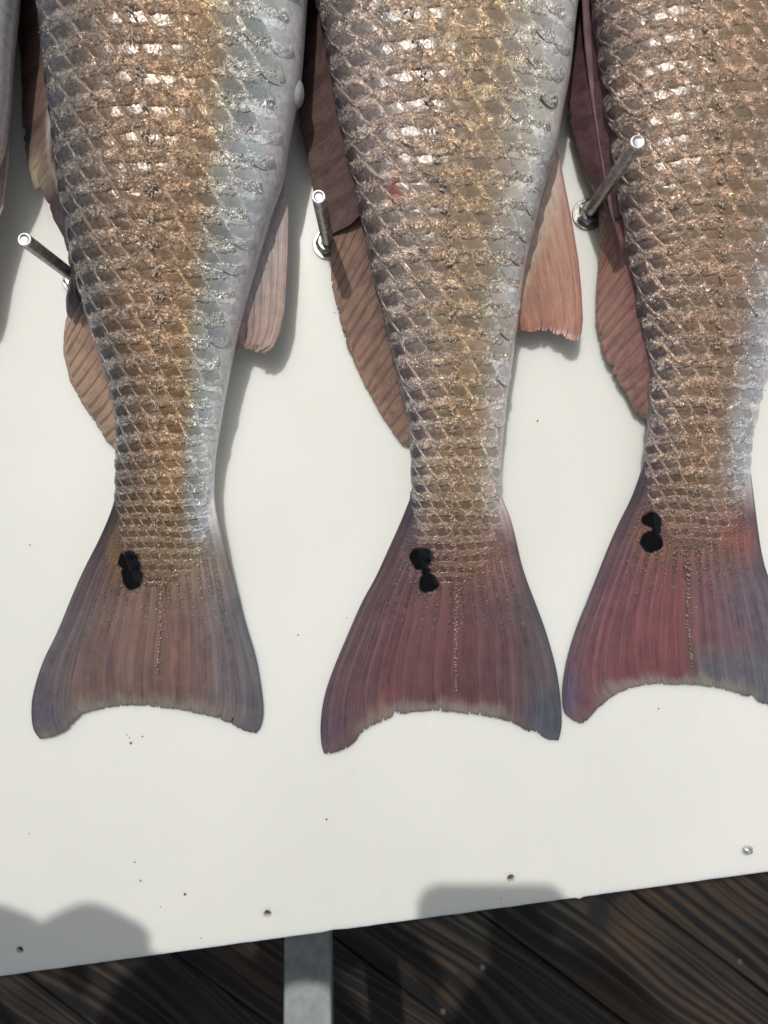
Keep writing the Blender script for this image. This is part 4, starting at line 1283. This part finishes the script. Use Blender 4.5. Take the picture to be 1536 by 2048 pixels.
me = mesh('fin_sheath', V, Fc, cols={'Col': np.array(C), 'Grit': np.full((len(V), 3), .5)})
msh = M('fleshy_sheath'); _v = msh.attr('Col'); _q = msh.noise(msh.geo(), 500, 3)
msh.set(base_color=msh.mix(_q, _v, msh.mix(1.0, _v, (1.3, 1.25, 1.25), 'MULTIPLY')), roughness=.62, specular_ior_level=.3, normal=msh.bump(_q, .0006, .7))
link('fin_sheath', me, msh.m, r3)

# ---- fish 0, a sliver at the left border
fs0, r0_ = make_fish(0, F0, paint0, [(-277, 1165), (-278, 1220), (-282, 1290), (-285, 1348)])
build_fin('anal_fin', fs0, r0_, [(-4, 250), (-40, 360), (-66, 437), (-83, 521), (-120, 640)],
          [(-40, 640), (-60, 650), (-90, 650), (-118, 648)],
          [(4, 240), (19, 290), (17, 335), (6, 417), (-2, 440), (-20, 520), (-30, 600), (-40, 640)], [(-120, 640), (-118, 648)],
          lambda s, t, p: 78-20*t-10*s, fin_cols((176, 160, 150), (176, 140, 128), (200, 186, 174)), 60, 50, 7, ragged=4, raypale=.9)

# ------------------------------------------------------------------ the photographer, whose shadow falls on board and deck
def skin_obj(name, joints, edges, mat, parent, root=0, sub=2):
    me = bpy.data.meshes.new(name)
    me.from_pydata([Vector(j[:3]) for j in joints], edges, [])
    o = link(name, me, None, parent)
    o.modifiers.new('s', 'SKIN'); sm = o.modifiers.new('u', 'SUBSURF'); sm.levels = sm.render_levels = sub
    for v, j in zip(me.skin_vertices[0].data, joints):
        v.radius = (j[3], j[4] if len(j) > 4 else j[3]); v.use_root = False
    me.skin_vertices[0].data[root].use_root = True
    bpy.context.view_layer.update()
    dg_ = bpy.context.evaluated_depsgraph_get()
    nm_ = bpy.data.meshes.new_from_object(o.evaluated_get(dg_))
    o.modifiers.clear(); o.data = nm_
    nm_.materials.clear(); nm_.materials.append(mat)
    nm_.polygons.foreach_set('use_smooth', [True]*len(nm_.polygons))
    return o
Q = lambda x, y, u: (x*K, -y*K, u*HP*K)
pr = empty('person', (0.02, -1.0, DZ))
tag(pr, 'person in a blue shirt leaning in over the front of the board', 'person')
MSKN = mat_plain('human_skin', (.42, .26, .19), .5); MSH = mat_plain('blue_shirt', (.10, .18, .30), .85); MPT = mat_plain('khaki_trousers', (.22, .19, .14), .9)
MHAT = mat_plain('straw', (.5, .40, .25), .85); MBLK = mat_plain('black_glass', (.01, .01, .012), .15)
hip = (0.02, -.86, .08); chest = (0.015, -.47, .50); neck = (.012, -.27, .60); head = (.012, -.155, .645)
shl = (-.20, -.40, .53); shr = (.22, -.40, .53)
ell = (-.45, -.050, .45); hl = (-.305, -.062, .43)
elr = (.27, -.27, .46); hr = (.09, -.06, .462)
J = [(*hip, .15, .11), (0.02, -.67, .30, .14, .10), (*chest, .16, .11), (*neck, .055), (*shl, .065), (*ell, .075), (hl[0]+.04, hl[1], hl[2], .052), (*shr, .065), (*elr, .045), (hr[0]+.03, hr[1]-.03, hr[2], .028),
     (-.09, -.90, 0.0, .09), (-.10, -.93, -.42, .062), (-.11, -1.06, DZ+.06, .045), (.13, -.90, 0.0, .09), (.14, -.93, -.42, .062), (.15, -1.06, DZ+.06, .045), (head[0], head[1]-.06, head[2]-.02, .05), (head[0], head[1]+.02, head[2], .085, .075)]
Ed = [(0, 1), (1, 2), (2, 3), (2, 4), (4, 5), (5, 6), (2, 7), (7, 8), (8, 9), (0, 10), (10, 11), (11, 12), (0, 13), (13, 14), (14, 15), (3, 16), (16, 17)]
body = skin_obj('figure', J, Ed, MSH, pr)
def hand(base, d, side, curl, name='hand'):
    d = Vector(d).normalized(); sx = Vector(side).normalized(); nrm = d.cross(sx)
    b = Vector(base)
    jt = [(*b, .030, .020), (*(b+d*.05), .034, .018)]; ed = [(0, 1)]
    for k in range(4):
        ln = (.066, .075, .072, .055)[k]; o_ = sx*((k-1.5)*.017)
        p0 = b+d*.075+o_; p1 = p0+d*ln*.5-nrm*curl*.01; p2 = p1+d*ln*.4-nrm*curl*.03
        n0 = len(jt); jt += [(*p0, .010), (*p1, .009), (*p2, .0075)]; ed += [(1, n0), (n0, n0+1), (n0+1, n0+2)]
    t0 = b+d*.02-sx*.032; t1 = t0+d*.03-sx*.018; t2 = t1+d*.03-sx*.004-nrm*curl*.01
    n0 = len(jt); jt += [(*t0, .013), (*t1, .011), (*t2, .009)]; ed += [(0, n0), (n0, n0+1), (n0+1, n0+2)]
    return skin_obj(name, jt, ed, MSKN, pr)
hand(hl, (1, .0, .05), (.1, -1, 0), 3.6)
hand((.066, -.050, .4600), (-.80, .05, .0), (.1, .8, 0), .10)
# shoes
for sx in (-.11, .15):
    bm = bmesh.new(); box_bm(bm, sx-.045, sx+.045, -1.12, -.97, DZ+.004, DZ+.085)
    bmesh.ops.bevel(bm, geom=list(bm.edges), offset=.03, segments=3, affect='EDGES', profile=.5); bm_obj('shoe', bm, MBLK, pr, smooth=True)
bm = bmesh.new()
ring(bm, [(0, .115), (.05, .112), (.078, .085), (.088, .01), (.12, -.008), (.17, -.014), (.200, -.010), (.201, -.006), (.17, -.008), (.12, -.002), (.09, .014)], 0, 0, 0, n=48)
bmesh.ops.transform(bm, matrix=Matrix.Translation((head[0], head[1], head[2]+.045)) @ Matrix.Rotation(-.25, 4, 'X'), verts=bm.verts)
ht = bm_obj('straw_hat', bm, MHAT, smooth=True); tag(ht, 'wide straw hat worn by the person leaning over the board', 'hat')
bm = bmesh.new()
box_bm(bm, -.066, .024, -.145, .015, HP*K+.0022, HP*K+.0100)
bmesh.ops.bevel(bm, geom=[e for e in bm.edges if abs((e.verts[0].co-e.verts[1].co).z) > .003], offset=.014, segments=6, affect='EDGES', profile=.5)
ph = bm_obj('phone', bm, MBLK); tag(ph, 'black phone held flat above the board', 'phone')

# unseen second person with hat, added to shade the left of the deck
p2 = pr.copy(); COL.objects.link(p2); p2.location.x -= .62
p2['label'] = 'unseen second person added at the left to shade the deck'
for ch in list(pr.children):
    c = ch.copy(); COL.objects.link(c); c.parent = p2; c.matrix_parent_inverse = ch.matrix_parent_inverse.copy()
pr['group'] = p2['group'] = 'people leaning over the board'
h2 = ht.copy(); COL.objects.link(h2); h2.location.x -= .62
h2['label'] = 'wide straw hat on the unseen second person, added to shade the deck'
ht['group'] = h2['group'] = 'straw hats'
